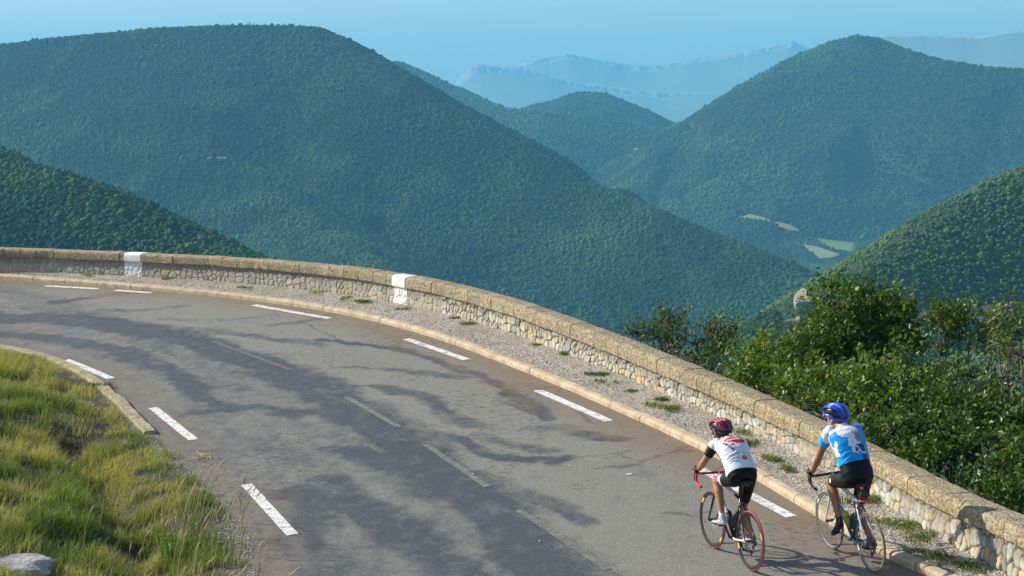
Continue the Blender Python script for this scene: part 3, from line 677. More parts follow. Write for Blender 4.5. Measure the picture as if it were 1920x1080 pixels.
tint = dkg+(ltg-dkg)*t; tint = np.where((rng.random(len(WX)) < .04)[:, None], tint*.5+brn*.5, tint); rt_ = ((WX > 120) & (WY < 1400))[:, None]; tint = np.where(rt_, (tint*.5+np.array([.020, .052, .014]))*np.array([1.5, 1.15, 1.2])+np.array([.010, .010, .004]), tint); tint = np.where(kindc[:, None], cng*(.75+.5*tv)[:, None], tint)
proto = bpy.data.collections.new('crown_shapes')
for k in range(6):
    bm = bmesh.new()
    if k < 4:
        bmesh.ops.create_icosphere(bm, subdivisions=3, radius=1)
        for v in bm.verts:
            n = v.co.normalized(); d = 1+.34*(fbm(np.array([n.x*2.3+k*5+n.z*1.7]), np.array([n.y*2.3+n.z*2.1]), 3, 400+k)[0]-.5)*2+.16*(_h(np.array([int(n.x*7)+50]), np.array([int(n.y*7+n.z*9)+50]), k)[0]-.5)
            v.co = Vector((n.x*d, n.y*d, max(n.z, -.5)*d*(.95+.1*k)+.55))
    else:
        for lv in range(5):
            r0 = .62*(1-lv/5.2); z0 = .3+lv*.52; ring = []
            for j in range(9):
                a = j*2*math.pi/9+lv; rr = r0*(1+.35*((j*7+lv*3) % 3-1)*.5); ring.append(bm.verts.new((rr*math.cos(a), rr*math.sin(a), z0-.12*(j % 2))))
            top = bm.verts.new((0, 0, z0+.85))
            for j in range(9): bm.faces.new((ring[j], ring[(j+1) % 9], top))
    me = bpy.data.meshes.new('crown_shape'); bm.to_mesh(me); bm.free(); me.materials.append(m_crown); me.polygons.foreach_set('use_smooth', np.full(len(me.polygons), False))
    proto.objects.link(bpy.data.objects.new('crown_shape_%d' % k, me))
def scatter(name, P, sc, col, coll, kind, rotmax=6.283):
    me = bpy.data.meshes.new(name); me.vertices.add(len(P)); me.vertices.foreach_set('co', np.asarray(P, np.float32).ravel()); me.update()
    a = me.attributes.new('scl', 'FLOAT', 'POINT'); a.data.foreach_set('value', np.asarray(sc, np.float32)); a = me.attributes.new('knd', 'INT', 'POINT'); a.data.foreach_set('value', np.asarray(kind, np.int32))
    a = me.attributes.new('tint', 'FLOAT_COLOR', 'POINT'); c = np.ones((len(P), 4), np.float32); c[:, :3] = col; a.data.foreach_set('color', c.ravel())
    o = link(bpy.data.objects.new(name, me)); ng = bpy.data.node_groups.new(name, 'GeometryNodeTree')
    ng.interface.new_socket('Geometry', in_out='INPUT', socket_type='NodeSocketGeometry'); ng.interface.new_socket('Geometry', in_out='OUTPUT', socket_type='NodeSocketGeometry')
    N = ng.nodes.new; L = ng.links.new; gi = N('NodeGroupInput'); go = N('NodeGroupOutput'); ip = N('GeometryNodeInstanceOnPoints'); ci = N('GeometryNodeCollectionInfo'); ci.inputs[0].default_value = coll; ci.inputs[1].default_value = True
    mp = N('GeometryNodeMeshToPoints'); L(gi.outputs[0], mp.inputs[0]); L(mp.outputs[0], ip.inputs['Points']); L(ci.outputs[0], ip.inputs['Instance']); ip.inputs['Pick Instance'].default_value = True
    def na(nm, ty):
        x = N('GeometryNodeInputNamedAttribute'); x.data_type = ty; x.inputs[0].default_value = nm; return x.outputs[0]
    L(na('knd', 'INT'), ip.inputs['Instance Index']); L(na('scl', 'FLOAT'), ip.inputs['Scale'])
    rv = N('FunctionNodeRandomValue'); rv.data_type = 'FLOAT_VECTOR'; rv.inputs[0].default_value = (-.12, -.12, 0); rv.inputs[1].default_value = (.12, .12, rotmax); L(rv.outputs[0], ip.inputs['Rotation'])
    L(ip.outputs[0], go.inputs[0]); m = o.modifiers.new('scatter', 'NODES'); m.node_group = ng; return o
kk = np.where(kindc, 4+(rng.random(len(WX)) < .5), rng.integers(0, 4, len(WX)))
woods = scatter('forest', np.stack([WX, WY, WZ-.5], 1), sc*np.where(kindc, .62, 1), tint, proto, kk); tag(woods, None, None, kind='stuff'); woods['label'] = 'dense mixed wood covering the far hills'

# ------------------------------------------------------------------ far limestone mountains
m_far = mat('far_mountain', rough=1); q = NT(m_far); q.base(q.attr('Col', 'Color')); 
def far_range(name, sil, dist, cliff, drop=4200, basez=FLOOR-60, cw=.5, seed=0):
    px = np.arange(sil[0][0], sil[-1][0]+.1, 2.0); py = np.interp(px, [a for a, b in sil], [b for a, b in sil])+1.2*(fbm(px/9., px*0, 4, seed)-.5)
    top = np.array([at(a, b, dist) for a, b in zip(px, py)]); fwd = np.array([ray(a, 100)[:2]/np.hypot(*ray(a, 100)[:2]) for a in px])
    ch = cliff*(dist/F)*(.35+1.3*fbm(px/30., px*0+3, 3, seed+2)); n = len(px); rows = []; cols = []
    def row(back, z, c): rows.append(np.c_[top[:, :2]+fwd*np.reshape(back, (-1, 1))*np.ones((n, 1)), z]); cols.append(np.tile(c, (n, 1)))
    row(2000., np.full(n, basez), (.05, .07, .04)); row(700., top[:, 2]-80, (.05, .07, .04)); row(0., top[:, 2], (.25, .25, .19)); row(-20., top[:, 2]-2, (.42, .39, .33))
    for k in range(1, 4): row(-20.-12*k-40*fbm(px/7., px*0+k, 3, seed+4), top[:, 2]-ch*k/3, (.42, .39, .33))
    row(-120., np.minimum(top[:, 2]-ch-8, np.convolve(np.pad(top[:, 2]-ch-8, 12, 'edge'), np.ones(25)/25, 'valid')), (.16, .16, .11))
    zc = np.convolve(np.pad(top[:, 2]-ch-8, 12, 'edge'), np.ones(25)/25, 'valid')
    for k in range(1, 9):
        f = k/8; row(-120-drop*f+150*(fbm(px/160., px*0+k*.12, 2, seed+7)-.5), zc+(basez-zc)*f**.8, (.20, .19, .13))
    V = np.concatenate(rows); i = (np.arange(len(rows)-1)[:, None]*n+np.arange(n-1)[None]).ravel()
    o = mesh_np(name, V, np.stack([i, i+1, i+n+1, i+n], 1), m_far, None, True, np.concatenate(cols)); tag(o, None, None, kind='structure'); return o
far_range('far_mountain', [(780,215),(820,188),(850,163),(868,140),(885,121),(905,120),(930,123),(950,124),(978,126),(1000,133),(1060,150),(1200,170),(1500,175)], 15500, 11, seed=500)
far_range('far_mountain', [(950,150),(975,121),(990,114),(1010,108),(1030,106),(1060,100),(1080,103),(1110,110),(1135,113),(1160,118),(1185,123),(1215,122),(1240,119),(1290,112),(1350,103),(1400,95),(1440,86),(1470,80),(1486,75),(1496,82),(1515,90),(1560,105),(1640,120)], 17000, 9, seed=520)
far_range('far_mountain', [(1560,90),(1620,72),(1655,65),(1700,66),(1750,67),(1800,68),(1840,69),(1870,62),(1900,59),(1940,56),(2050,50),(2200,60)], 13000, 3, seed=540)
# haze: one closed box of even, thin air
hb = MB(); zt = 620.; hb.box((0, 9400, (zt+FLOOR-90)/2), (12000, 11300, (zt-FLOOR+90)/2))
m_haze = bpy.data.materials.new('haze'); m_haze.use_nodes = True; t = m_haze.node_tree; t.nodes.clear(); out = t.nodes.new('ShaderNodeOutputMaterial'); pv = t.nodes.new('ShaderNodeVolumePrincipled')
pv.inputs['Density'].default_value = HAZE_DENSITY; pv.inputs['Color'].default_value = (*HAZE_COLOR, 1); pv.inputs['Anisotropy'].default_value = .1
pv.inputs['Absorption Color'].default_value = (0, 0, 0, 1)
t.links.new(pv.outputs[0], out.inputs['Volume'])
hz_o = hb.build('haze', m_haze, None, False); tag(hz_o, None, None, kind='stuff')

# ------------------------------------------------------------------ trees behind the wall
LEAF = np.array([(-.5, 0, 0), (0, -.30, .06), (0, .30, .06), (.5, 0, -.04)])
def leaves(mbs, C_, size, col, up=.5):
    """many leaf blades at points C_ (n,3)"""
    n = len(C_); ax = rng.normal(size=(n, 3)); ax[:, 2] -= .25; ax /= np.linalg.norm(ax, axis=1)[:, None]
    nr = rng.normal(size=(n, 3)); nr[:, 2] += up*2.2; nr -= ax*(nr*ax).sum(1)[:, None]; nr /= np.linalg.norm(nr, axis=1)[:, None]
    sd_ = np.cross(nr, ax); s = size*(.6+.8*rng.random(n))[:, None]
    V = np.stack([C_+s*(l[0]*ax+l[1]*sd_+l[2]*nr) for l in LEAF], 1).reshape(-1, 3)
    b = np.arange(n)[:, None]*4; T = np.concatenate([b+[0, 1, 3], b+[0, 3, 2]])
    mbs.append((V, T, np.repeat(col, 4, 0)))
def leaf_mesh(name, parts, parent, m=None):
    V = np.concatenate([p[0] for p in parts]); off = np.cumsum([0]+[len(p[0]) for p in parts[:-1]]); T = np.concatenate([p[1]+o for p, o in zip(parts, off)])
    return mesh_np(name, V, T, m or m_leaf, parent, False, np.concatenate([p[2] for p in parts]))
def leafcol(n, base=(.075, .125, .018), var=.45, yellow=.12):
    b = np.array(base); c = b*(1-var/2+var*rng.random((n, 1))*1.3); y = rng.random(n) < yellow
    c[y] = np.array([.17, .20, .03])*(.8+.5*rng.random((y.sum(), 1))); return c
def bez(a, b, bend, n=7):
    a = np.array(a, float); b = np.array(b, float); m = (a+b)/2+bend; t = np.linspace(0, 1, n)[:, None]
    return a*(1-t)**2+2*m*t*(1-t)+b*t*t
def tree(name, label, base, blobs, dens=1.0, lsize=.055, gap=0., col=(.095, .160, .020), trunk_r=.05, nlimb=3, twig=.30, cat='tree', group=None, bare=0, perl=21):
    base = np.array(base, float); root = empty(name, base); tag(root, label, cat, group)
    L = []; mb = MB(); tw = []
    top = np.mean([b[0] for b in blobs], 0); fork = base+(top-base)*.35
    mb.tube(bez(base, fork, rng.normal(size=3)*.12), np.linspace(trunk_r, trunk_r*.75, 7), 7)
    tr = MB()
    for c, r in blobs:
        c = np.array(c, float); r = np.array(r, float); end = c-[0, 0, r[2]*.2]
        p = bez(fork, end, rng.normal(size=3)*.25+[0, 0, -.1]); tr.tube(p, np.linspace(trunk_r*.6, trunk_r*.22, 7), 6)
        vol = r[0]*r[1]*r[2]; n = int(dens*250*vol**.72)+8
        d = rng.normal(size=(n, 3)); d /= np.linalg.norm(d, axis=1)[:, None]; rad = rng.random(n)**.45
        lump = .62+.75*fbm(d[:, 0]*2.4+c[0], d[:, 1]*2.4+d[:, 2]*2.2+c[2], 2, 77)
        pts = c+d*r*(rad*lump)[:, None]
        if gap: k = fbm(pts[:, 0]*2.2, pts[:, 2]*2.2+pts[:, 1]*1.6, 2, 78) > gap+.04; pts = pts[k]; d = d[k]
        for q_, dd_ in zip(pts, d):
            g = dd_*.7+rng.normal(size=3)*.55+[0, 0, .55]; g /= np.linalg.norm(g); tw.append((q_, q_+g*twig*(.5+rng.random())))
        for _ in range(3+int(6*vol)+bare):
            e = c+rng.normal(size=3)*r*.6; tr.tube(bez(end, e, rng.normal(size=3)*.12, 5), np.linspace(trunk_r*.25, .004, 5), 4)
    A = np.array([t[0] for t in tw]); B = np.array([t[1] for t in tw]); n = len(A); f = rng.random((n, perl, 1))**.8
    P = (A[:, None]+(B-A)[:, None]*f+rng.normal(size=(n, perl, 3))*.055).reshape(-1, 3)
    shade = np.repeat(.8+.45*rng.random((n, 1)), perl, 0); L = []; leaves(L, P-base, lsize, leafcol(len(P), col)*shade); leaf_mesh('crown', L, root)
    for k in range(0, n, 3): tr.tube([A[k]-(B[k]-A[k])*.5, B[k]], [.006, .002], 3)
    mb.V = [v-base for v in mb.V]; mb.build('trunk', m_bark, root); tr.V = [v-base for v in tr.V]; tr.build('branches', m_bark, root); return root
def BL(px, py, rx, ry, d):      # an ellipsoid of foliage standing d metres away, sizes in photo pixels
    s = d/F; return (at(px, py, d), (rx*s, (rx+ry)*.5*s*1.1, ry*s))
def rootpt(px, py, d, drop=0): p = at(px, py, d); return p
def gnd(px, d):
    p = at(px, 700, d); s_, n_ = WALL.near(np.array([p[:2]])); n_ = max(n_[0], .5); w = WALL.pos(s_[0]); return np.array([p[0], p[1], plane(*w)-.3-.62*n_])
tree('broadleaf_tree', 'tall round-crowned green tree behind the wall, rising highest above the two cyclists', gnd(1600, 31),
     [BL(1562,565,38,20,31), BL(1590,585,52,36,31), BL(1640,590,60,40,31), BL(1560,620,55,45,30.6), BL(1620,640,85,55,31), BL(1530,655,60,40,30.3), BL(1690,640,45,45,31), BL(1590,700,110,50,30.5), BL(1500,690,50,30,30), BL(1575,548,12,10,31), BL(1602,560,20,20,31), BL(1690,602,18,20,31), BL(1645,575,20,12,31)], 1.3, .080, .33, (.080, .142, .020), nlimb=5)
tree('broadleaf_tree', 'upright tree with a pointed twin top behind the wall, right of the tallest crown', gnd(1790, 29),
     [BL(1775,600,16,28,29), BL(1800,600,18,26,29), BL(1765,640,40,35,29), BL(1815,640,38,32,29), BL(1790,680,75,45,28.7), BL(1750,720,60,40,28.2), BL(1830,715,55,45,28.6), BL(1855,615,20,16,29.4), BL(1785,595,14,22,29)], 1.1, .076, .38, (.066, .120, .022), nlimb=4)
tree('broadleaf_tree', 'thin open tree with bare crooked twigs at the right edge of the photo', gnd(1900, 27),
     [BL(1900,620,18,22,27.5), BL(1885,640,24,22,27.3), BL(1915,660,28,40,27), BL(1880,700,26,40,27), BL(1925,740,36,50,26.8), BL(1890,790,40,40,26.5), BL(1930,840,40,50,26.2), BL(1870,605,14,12,27.5)], .75, .078, .36, (.105, .145, .030), bare=14, trunk_r=.045)
tree('shrub', 'spreading thin shrub with arching twigs above the wall, left of the green trees', gnd(1290, 35),
     [BL(1230,625,26,18,35), BL(1270,630,34,26,35), BL(1310,640,34,26,35), BL(1350,645,28,22,34.8), BL(1250,600,10,16,35), BL(1195,622,18,8,35), BL(1370,625,12,16,34.8), BL(1245,655,30,18,34.8), BL(1300,670,60,22,34.6), BL(1330,615,12,18,35), BL(1290,690,40,16,34)], .75, .062, .36, (.078, .125, .024), bare=16, trunk_r=.035, cat='shrub')
tree('shrub', 'low bright green bush just over the wall between the thin shrub and the tallest tree', gnd(1420, 32),
     [BL(1440,670,34,22,32), BL(1400,690,36,28,32), BL(1465,700,44,32,31.4), BL(1420,720,60,30,31.4), BL(1500,740,60,40,30.4), BL(1430,655,10,12,32), BL(1470,665,12,12,31.6)], 1.35, .080, .30, (.120, .190, .022), cat='shrub')
tree('shrub', 'broad leafy bush behind the wall directly beside the blue-helmeted cyclist', gnd(1650, 28),
     [BL(1650,720,70,40,28), BL(1600,760,80,40,27.6), BL(1700,770,80,50,27.4), BL(1560,735,60,36,28.6), BL(1520,765,50,24,28.6), BL(1715,745,40,30,27.8), BL(1650,800,70,40,27), BL(1480,735,40,22,29.6)], 1.6, .080, .30, (.100, .165, .022), cat='shrub')
tree('shrub', 'dense dark bush behind the wall below the twin-topped tree', gnd(1790, 26.4),
     [BL(1790,780,80,50,26.6), BL(1740,830,80,50,26.2), BL(1830,850,80,60,25.8), BL(1780,870,70,40,25.4), BL(1700,820,60,40,26.4), BL(1850,790,50,50,26.4)], 1.6, .078, .29, (.056, .108, .020), cat='shrub')
tree('shrub', 'dark leafy bush against the wall in the lower right corner, with pale bare twigs', gnd(1900, 24.6),
     [BL(1890,880,60,50,24.8), BL(1940,860,50,60,24.8), BL(1860,920,50,36,24.4), BL(1930,940,60,40,24.0), BL(1960,900,50,60,24.2)], 1.75, .078, .27, (.060, .115, .020), bare=8, cat='shrub')

# ------------------------------------------------------------------ grass on the bank
def blades(P, h, w, lean, col, tipcol=None, curl=.5):
    n = len(P); a = rng.uniform(0, 2*np.pi, n); side = np.stack([np.cos(a), np.sin(a), np.zeros(n)], 1)*(w/2)[:, None]
    L3 = np.c_[lean, np.zeros(n)]; up = np.array([0, 0, 1.])
    mid = P+up*(h*.55)[:, None]+L3*(h*.28)[:, None]; tip = P+up*(h*.93)[:, None]*(1-.12*np.linalg.norm(lean, axis=1))[:, None]+L3*(h*curl*1.5)[:, None]
    V = np.stack([P-side, P+side, mid-side*.75, mid+side*.75, tip], 1).reshape(-1, 3); b = np.arange(n)[:, None]*5
    T = np.concatenate([b+[0, 1, 3], b+[0, 3, 2], b+[2, 3, 4]])
    t = col if tipcol is None else tipcol
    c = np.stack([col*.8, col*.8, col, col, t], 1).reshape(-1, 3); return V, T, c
def bank_pts(n, y0=17.2, y1=40):
    Y = rng.random(n); Y = y0+(y1-y0)*Y**1.25; X = rng.uniform(-.33, .03, n)*Y; _, d = INNER.near(np.stack([X, Y], 1), 12); d = -d; k = d > .10; X, Y, d = X[k], Y[k], d[k]; return X, Y, d, bank_z(X, Y, d)
def mask_px(X, Y, Z, spots):
    u, v = project(np.stack([X, Y, Z], 1)); r = np.zeros(len(X))
    for a, b, ra, rb in spots: r = np.maximum(r, np.exp(-(((u-a)/ra)**2+((v-b)/rb)**2)))
    return r
X, Y, d, Z = bank_pts(440000); tuft = fbm(X*2.6, Y*2.6, 4, 131); big = fbm(X*.7, Y*.7, 3, 133)
bare = mask_px(X, Y, Z, [(30,800,55,22),(140,790,30,14),(190,950,60,26),(380,985,24,24),(440,1010,60,30),(80,900,50,22),(240,745,30,40),(60,1052,70,40)])*(.55+.9*fbm(X*3, Y*3, 3, 139))
shoulder = smooth(.42, .18, d+.25*(fbm(X*2.5, Y*2.5, 2, 140)-.5))*np.where(Y < 28.5, .75, 1); lush = mask_px(X, Y, Z, [(325,840,22,20),(345,865,26,22),(375,915,34,30),(395,950,34,24),(415,1000,30,25)])
k = (rng.random(len(X)) < smooth(.36, .55, tuft)*(1-.92*np.clip(bare, 0, 1))*(1-.88*shoulder*(1-np.clip(lush*2, 0, 1)))+.03)
X, Y, d, Z, big, tuft, lush = X[k], Y[k], d[k], Z[k], big[k], tuft[k], lush[k]; n = len(X)
dry = np.clip(smooth(.45, .70, fbm(X*1.3+7, Y*1.1, 4, 137))*.7+.55*rng.random(n)**2-.08-.6*lush, 0, 1)
dry = np.maximum(dry, .9*mask_px(X, Y, Z, [(110,860,110,30),(220,990,34,45),(200,900,60,22),(60,690,120,20)])*rng.random(n)**.5)
g = np.array([.105, .172, .030])*(.65+.7*rng.random((n, 1))); s_ = np.array([.45, .41, .19])*(.7+.6*rng.random((n, 1))); cl = g+(s_-g)*dry[:, None]
yl = np.array([.24, .27, .06]); cl = cl+(yl-cl)*(.5*smooth(.45, .7, big)*rng.random(n))[:, None]
h = (.04+.19*tuft+.09*rng.random(n)+.14*(rng.random(n) < .03))*np.where(d < .9, .55, 1)*(.75+.6*big)*1.05
lean = np.stack([rng.normal(.35, .38, n), rng.normal(-.12, .38, n)], 1)
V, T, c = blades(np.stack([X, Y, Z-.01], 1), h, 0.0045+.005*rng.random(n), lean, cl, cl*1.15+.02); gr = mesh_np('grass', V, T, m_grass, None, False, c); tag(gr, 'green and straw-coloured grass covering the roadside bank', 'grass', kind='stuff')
print('grass', n)
# tall dry stalks with seed heads
mb = MB(); 
for k in range(420):
    px = random.choice([random.gauss(520, 90), random.gauss(400, 70), random.gauss(560, 60), random.uniform(150, 680)]); py = random.uniform(960, 1270)-max(0, (330-px))*.25
    if k > 330: px = random.uniform(500, 690); py = random.uniform(1090, 1300)
    r_ = ray(px, py); tt_ = np.arange(11, 34, .1); gy_ = r_[1]*tt_/r_[1]; xx = r_[0]/r_[1]*gy_; zz_ = H+r_[2]/r_[1]*gy_; _, d_ = INNER.near(np.stack([xx, gy_], 1)); bz = bank_z(xx, gy_, -d_)
    i0 = np.argmax(bz > zz_); 
    if not (bz > zz_).any(): continue
    p = np.array([xx[i0], gy_[i0], bz[i0]])
    if -d_[i0] < .06: continue
    hgt = random.uniform(.40, .85); ln = np.array([random.gauss(.15, .10), random.gauss(0, .1), 0]); P = np.array([p, p+[0, 0, hgt*.5]+ln*hgt*.35, p+[0, 0, hgt*.85]+ln*hgt*.8, p+[0, 0, hgt]+ln*hgt*1.25])
    c = np.array([.42, .33, .16])*(.7+.5*random.random()); mb.tube(P, [.0028, .0022, .0018, .001], 3, c)
    hp = P[-1]-P[-2]; q0 = P[-2]+hp*.1; seed_n = 5
    mb.tube([q0, q0+hp*.35, q0+hp*.75, q0+hp*1.15], [.002, .0075, .0065, .001], 4, c*1.15)
    for j in range(seed_n): f = .2+.8*j/seed_n; e = q0+hp*f; mb.tube([e, e+hp*.18+np.array([random.gauss(0, .012), random.gauss(0, .012), .005])], [.003, .0008], 3, c*1.2)
o = mb.build('dry_grass', m_stalk, None, False, True); tag(o, 'tall bleached grass stalks with seed heads leaning over the road edge', 'dry grass', kind='stuff')
# stones of the eroded strips and the shoulder
def pebbles(name, P, r, col, m, label):
    ico = bmesh.new(); bmesh.ops.create_icosphere(ico, subdivisions=1, radius=1); iv = np.array([v.co[:] for v in ico.verts]); it = np.array([[v.index for v in f.verts] for f in ico.faces]); ico.free()
    n = len(P); sc_ = np.stack([r*(.7+.6*rng.random(n)), r*(.7+.6*rng.random(n)), r*(.4+.4*rng.random(n))], 1); jit = .75+.5*rng.random((n, len(iv), 1)); V = (P[:, None]+iv[None]*jit*sc_[:, None]).reshape(-1, 3)
    T = (np.arange(n)[:, None, None]*len(iv)+it[None]).reshape(-1, 3); o = mesh_np(name, V, T, m, None, False, np.repeat(col, len(iv), 0)); tag(o, label, 'gravel', kind='stuff'); return o
m_peb = mat('limestone_chips', rough=.95, attr=True)
X, Y, d, Z = bank_pts(60000); w = mask_px(X, Y, Z, [(30,800,55,20),(140,785,34,14),(150,775,30,20),(380,985,24,24),(430,1000,40,30),(190,950,60,26)])+.22*smooth(.5, .25, d)*(.4+.6*smooth(31, 28, Y)); k = rng.random(len(X)) < w*.45; X, Y, Z = X[k], Y[k], Z[k]; n = len(X)
pebbles('loose_stones', np.stack([X, Y, Z+.004], 1), .008+.022*rng.random(n)**3, np.array([.42, .39, .32])*(.55+.8*rng.random((n, 1))), m_peb, 'loose pale stones on the eroded strips of the bank')
# verge gravel
n = 9000; s_ = rng.uniform(14, KERB.L-8, n); wv = rng.random(n); kp_ = KERB.pos(s_)+KERB.nor(s_)*.2; a_, b_ = WALL.near(kp_); wdt = -b_-.0; P = kp_+KERB.nor(s_)*(wdt*wv)[:, None]
pebbles('verge_stones', np.c_[P, plane(P[:, 0], P[:, 1])+.112], .005+.012*rng.random(n)**3, np.array([.46, .42, .36])*(.5+.8*rng.random((n, 1))), m_peb, 'small pale stones scattered over the gravel verge')
n = 700; i = rng.integers(0, len(ROADV), n*6); pk = np.array([(kd[j] < .5 or (T_[j] < .07)) and rng.random() < .5 for j in i]); P = ROADV[i[pk]][:n]
pebbles('road_grit', P+[0, 0, .002], .003+.009*rng.random(len(P))**2, np.array([.40, .35, .27])*(.6+.8*rng.random((len(P), 1))), m_peb, 'grit and pebbles along the road edges')
# ------------------------------------------------------------------ weeds on the verge
def weed(px, py, r, hgt, label, col=(.085, .16, .022), n=90, flat=False, group='weeds growing on the gravel verge', name='weed', flowers=0, zf=None):
    p = G(px, py, .12) if zf is None else zf; root = empty(name, p); tag(root, label, 'weed', group); a = rng.uniform(0, 6.28, n); rr = r*1.25*np.sqrt(rng.random(n)); n_c = rng.integers(2, 5); cc_ = rng.normal(size=(n_c, 2))*r*.7; pick = rng.integers(0, n_c, n); lushf = .75+.7*rng.random()
    base = np.stack([np.cos(a)*rr*.55+cc_[pick, 0], np.sin(a)*rr*.55+cc_[pick, 1], np.zeros(n)], 1); _s, _n = WALL.near(base[:, :2]+p[:2]); base[:, :2] -= (WALL.nor(_s)*np.maximum(_n-.0, 0)[:, None] if zf is None else 0); L = []
    nl = max(4, int(n/3)); lean = np.stack([np.cos(a), np.sin(a)], 1)*(.9 if flat else .5)*rng.random((n, 1))
    c = np.array(col)*lushf*(.6+.8*rng.random((n, 1))); st_ = rng.random(n) < .22; c[st_] = np.array([.34, .30, .14])*(.6+.6*rng.random((st_.sum(), 1))); V, T, cc = blades(base, hgt*(.5+.8*rng.random(n)), .008+.008*rng.random(n), lean, c, c*1.3)
    L.append((V, T, cc)); q_ = np.repeat(base, 2, 0)+rng.normal(size=(2*n, 3))*[r*.3, r*.3, hgt*.25]+[0, 0, hgt*.45]; q_[:, 2] = abs(q_[:, 2])+.005; leaves(L, q_, .028 if not flat else .035, np.repeat(c, 2, 0)*1.05, .8)
    leaf_mesh('foliage', L, root, m_leaf)
    for k in range(flowers):
        m_ = MB(); b_ = base[k*3 % n]; m_.ell(b_+[0, 0, hgt*1.1], (.017, .017, .006), 8, 5); m_.build('flower', m_yel, root)
    return root
m_yel = mat('yellow_petals', (.75, .55, .02), .6)
for a in [
 (1262,765,.20,.07,'bright green weed patch at the wall foot, widest one left of the red-helmeted cyclist',160),
 (1243,748,.10,.05,'small weed tuft at the wall foot just uphill of the widest green patch',70),
 (1112,702,.15,.05,'green weed patch on gravel between kerb and wall, straight above the longest bare gravel stretch',110),
 (1145,716,.10,.03,'sparse flat weed right of the green patch in mid verge',50),
 (1190,735,.12,.03,'thin flat weed on gravel midway between two green patches',55),
 (1055,665,.07,.05,'dark weed tuft growing from the foot of the wall above the fourth white dash',50),
 (1000,648,.12,.03,'pale flat weed on gravel near the wall foot, left of the dark tuft',50),
 (880,608,.12,.05,'weed tuft on gravel right of the nearer whitewashed block',80),
 (847,597,.08,.04,'small yellowish weed just right of the nearer whitewashed block',45),
 (760,580,.12,.03,'flat green weed right below the nearer whitewashed block',60),
 (690,566,.16,.05,'green weed patch on the verge left of the nearer whitewashed block',120),
 (655,560,.16,.03,'thin weed patch left of the greener one near the whitewashed block',60),
 (597,549,.14,.03,'faint weed patch at the wall foot in the middle of the bend',50),
 (455,540,.14,.05,'small dark weed on the verge well right of the farther whitewashed block',60),
 (312,524,.12,.05,'small weed at the wall foot right of the farther whitewashed block',50),
 (166,516,.16,.06,'small green weed at the wall foot left of the farther whitewashed block',70),
 (1458,863,.11,.06,'bright weed tuft on gravel between the two cyclists, nearer the wall',90),
 (1485,880,.11,.05,'bright weed tuft on gravel between the two cyclists, nearer the kerb',90),
 (1405,835,.14,.07,'leafy weed behind the shoulder of the white-jersey cyclist',100),
 (1390,812,.12,.05,'weed tuft at the wall foot above the red helmet',60),
 (1640,940,.20,.08,'lush weed patch right of the blue-jersey cyclist, topmost of the near weeds',170),
 (1668,975,.22,.05,'spreading weeds with yellow flowers right of the rear wheel of the white bicycle',150),
 (1700,985,.22,.05,'loose green weeds against the wall foot right of the flowering weeds',130),
 (1720,1010,.22,.05,'weeds on gravel just left of the cyclist shadow on the wall',120),
 (1757,1043,.16,.06,'dark weeds lying in the cyclist shadow at the wall foot',120),
 (1800,1060,.14,.05,'low weed below the shadow at the bottom of the wall',80),
 (1845,1072,.16,.05,'lowest weed at the wall foot near the bottom edge of the photo',80)]:
    weed(a[0], a[1], a[2], a[3], a[4], n=a[5], flowers=3 if 'yellow flowers' in a[4] else 0)
def bank_hit(px, py):
    r_ = ray(px, py); t = np.arange(10, 45, .05); x = r_[0]/r_[1]*t; z = H+r_[2]/r_[1]*t; _, d_ = INNER.near(np.stack([x, t], 1)); bz = bank_z(x, t, -d_); k = np.argmax(bz > z) if (bz > z).any() else len(t)-1; return np.array([x[k], t[k], bz[k]])
weed(0, 0, .22, .20, 'bright leafy green plant among the tall dry stalks in the ditch', (.07, .17, .015), 200, group=None, zf=bank_hit(345, 1030))
weed(0, 0, .14, .10, 'small leafy plant at the end of the old inner kerb', (.08, .15, .02), 110, group=None, zf=bank_hit(183, 727))
# straw litter on the road by the grass tufts
mb = MB()
for k in range(38):
    p = G(random.gauss(377, 9), random.gauss(858, 3)); a = random.uniform(0, 3.1); l = random.uniform(.04, .12); v = np.array([math.cos(a)*l, math.sin(a)*l, 0]); p[2] += .006+random.random()*.02; mb.tube([p-v, p+[0, 0, .008], p+v], [.004, .005, .002], 3, (.5+.15*random.random(), .46, .28))
tag(mb.build('straw_litter', m_stalk, None, False, True), 'small heap of pale dry straw on the asphalt beside the grass tufts', 'straw', kind='stuff')
# boulder, paper scrap, litter
def boulder(c, r, label, seed):
    bm = bmesh.new(); bmesh.ops.create_icosphere(bm, subdivisions=5, radius=1); V = np.array([v.co[:] for v in bm.verts]); T = np.array([[v.index for v in f.verts] for f in bm.faces]); bm.free()
    nx = V*1.6+seed; d = 1+.38*(fbm(nx[:, 0]+nx[:, 2]*.7, nx[:, 1]+nx[:, 2], 4, 150)-.5)+.10*(fbm(nx[:, 0]*5, nx[:, 1]*5+nx[:, 2]*6, 3, 151)-.5)
    V = V*d[:, None]; V = np.sign(V)*abs(V)**.85*np.array(r); o = mesh_np('boulder', V, T, m_bould, None, True); o.location = c; tag(o, label, 'rock'); return o
m_bould = mat('grey_limestone', rough=.95); q = NT(m_bould); P = q.objc(); n = q.noise(P, 7, 6, .75); q.base(q.ramp(n, [(.3, (.20, .20, .185)), (.45, (.42, .42, .395)), (.65, (.64, .63, .60))])); q.bump(q.noise(P, 13, 6, .75), 1, .05)
pb = bank_hit(36, 1068); boulder(pb+[0, 0, .02], (.37, .34, .125), 'pale grey limestone boulder in the grass at the lower left corner', 3.); 
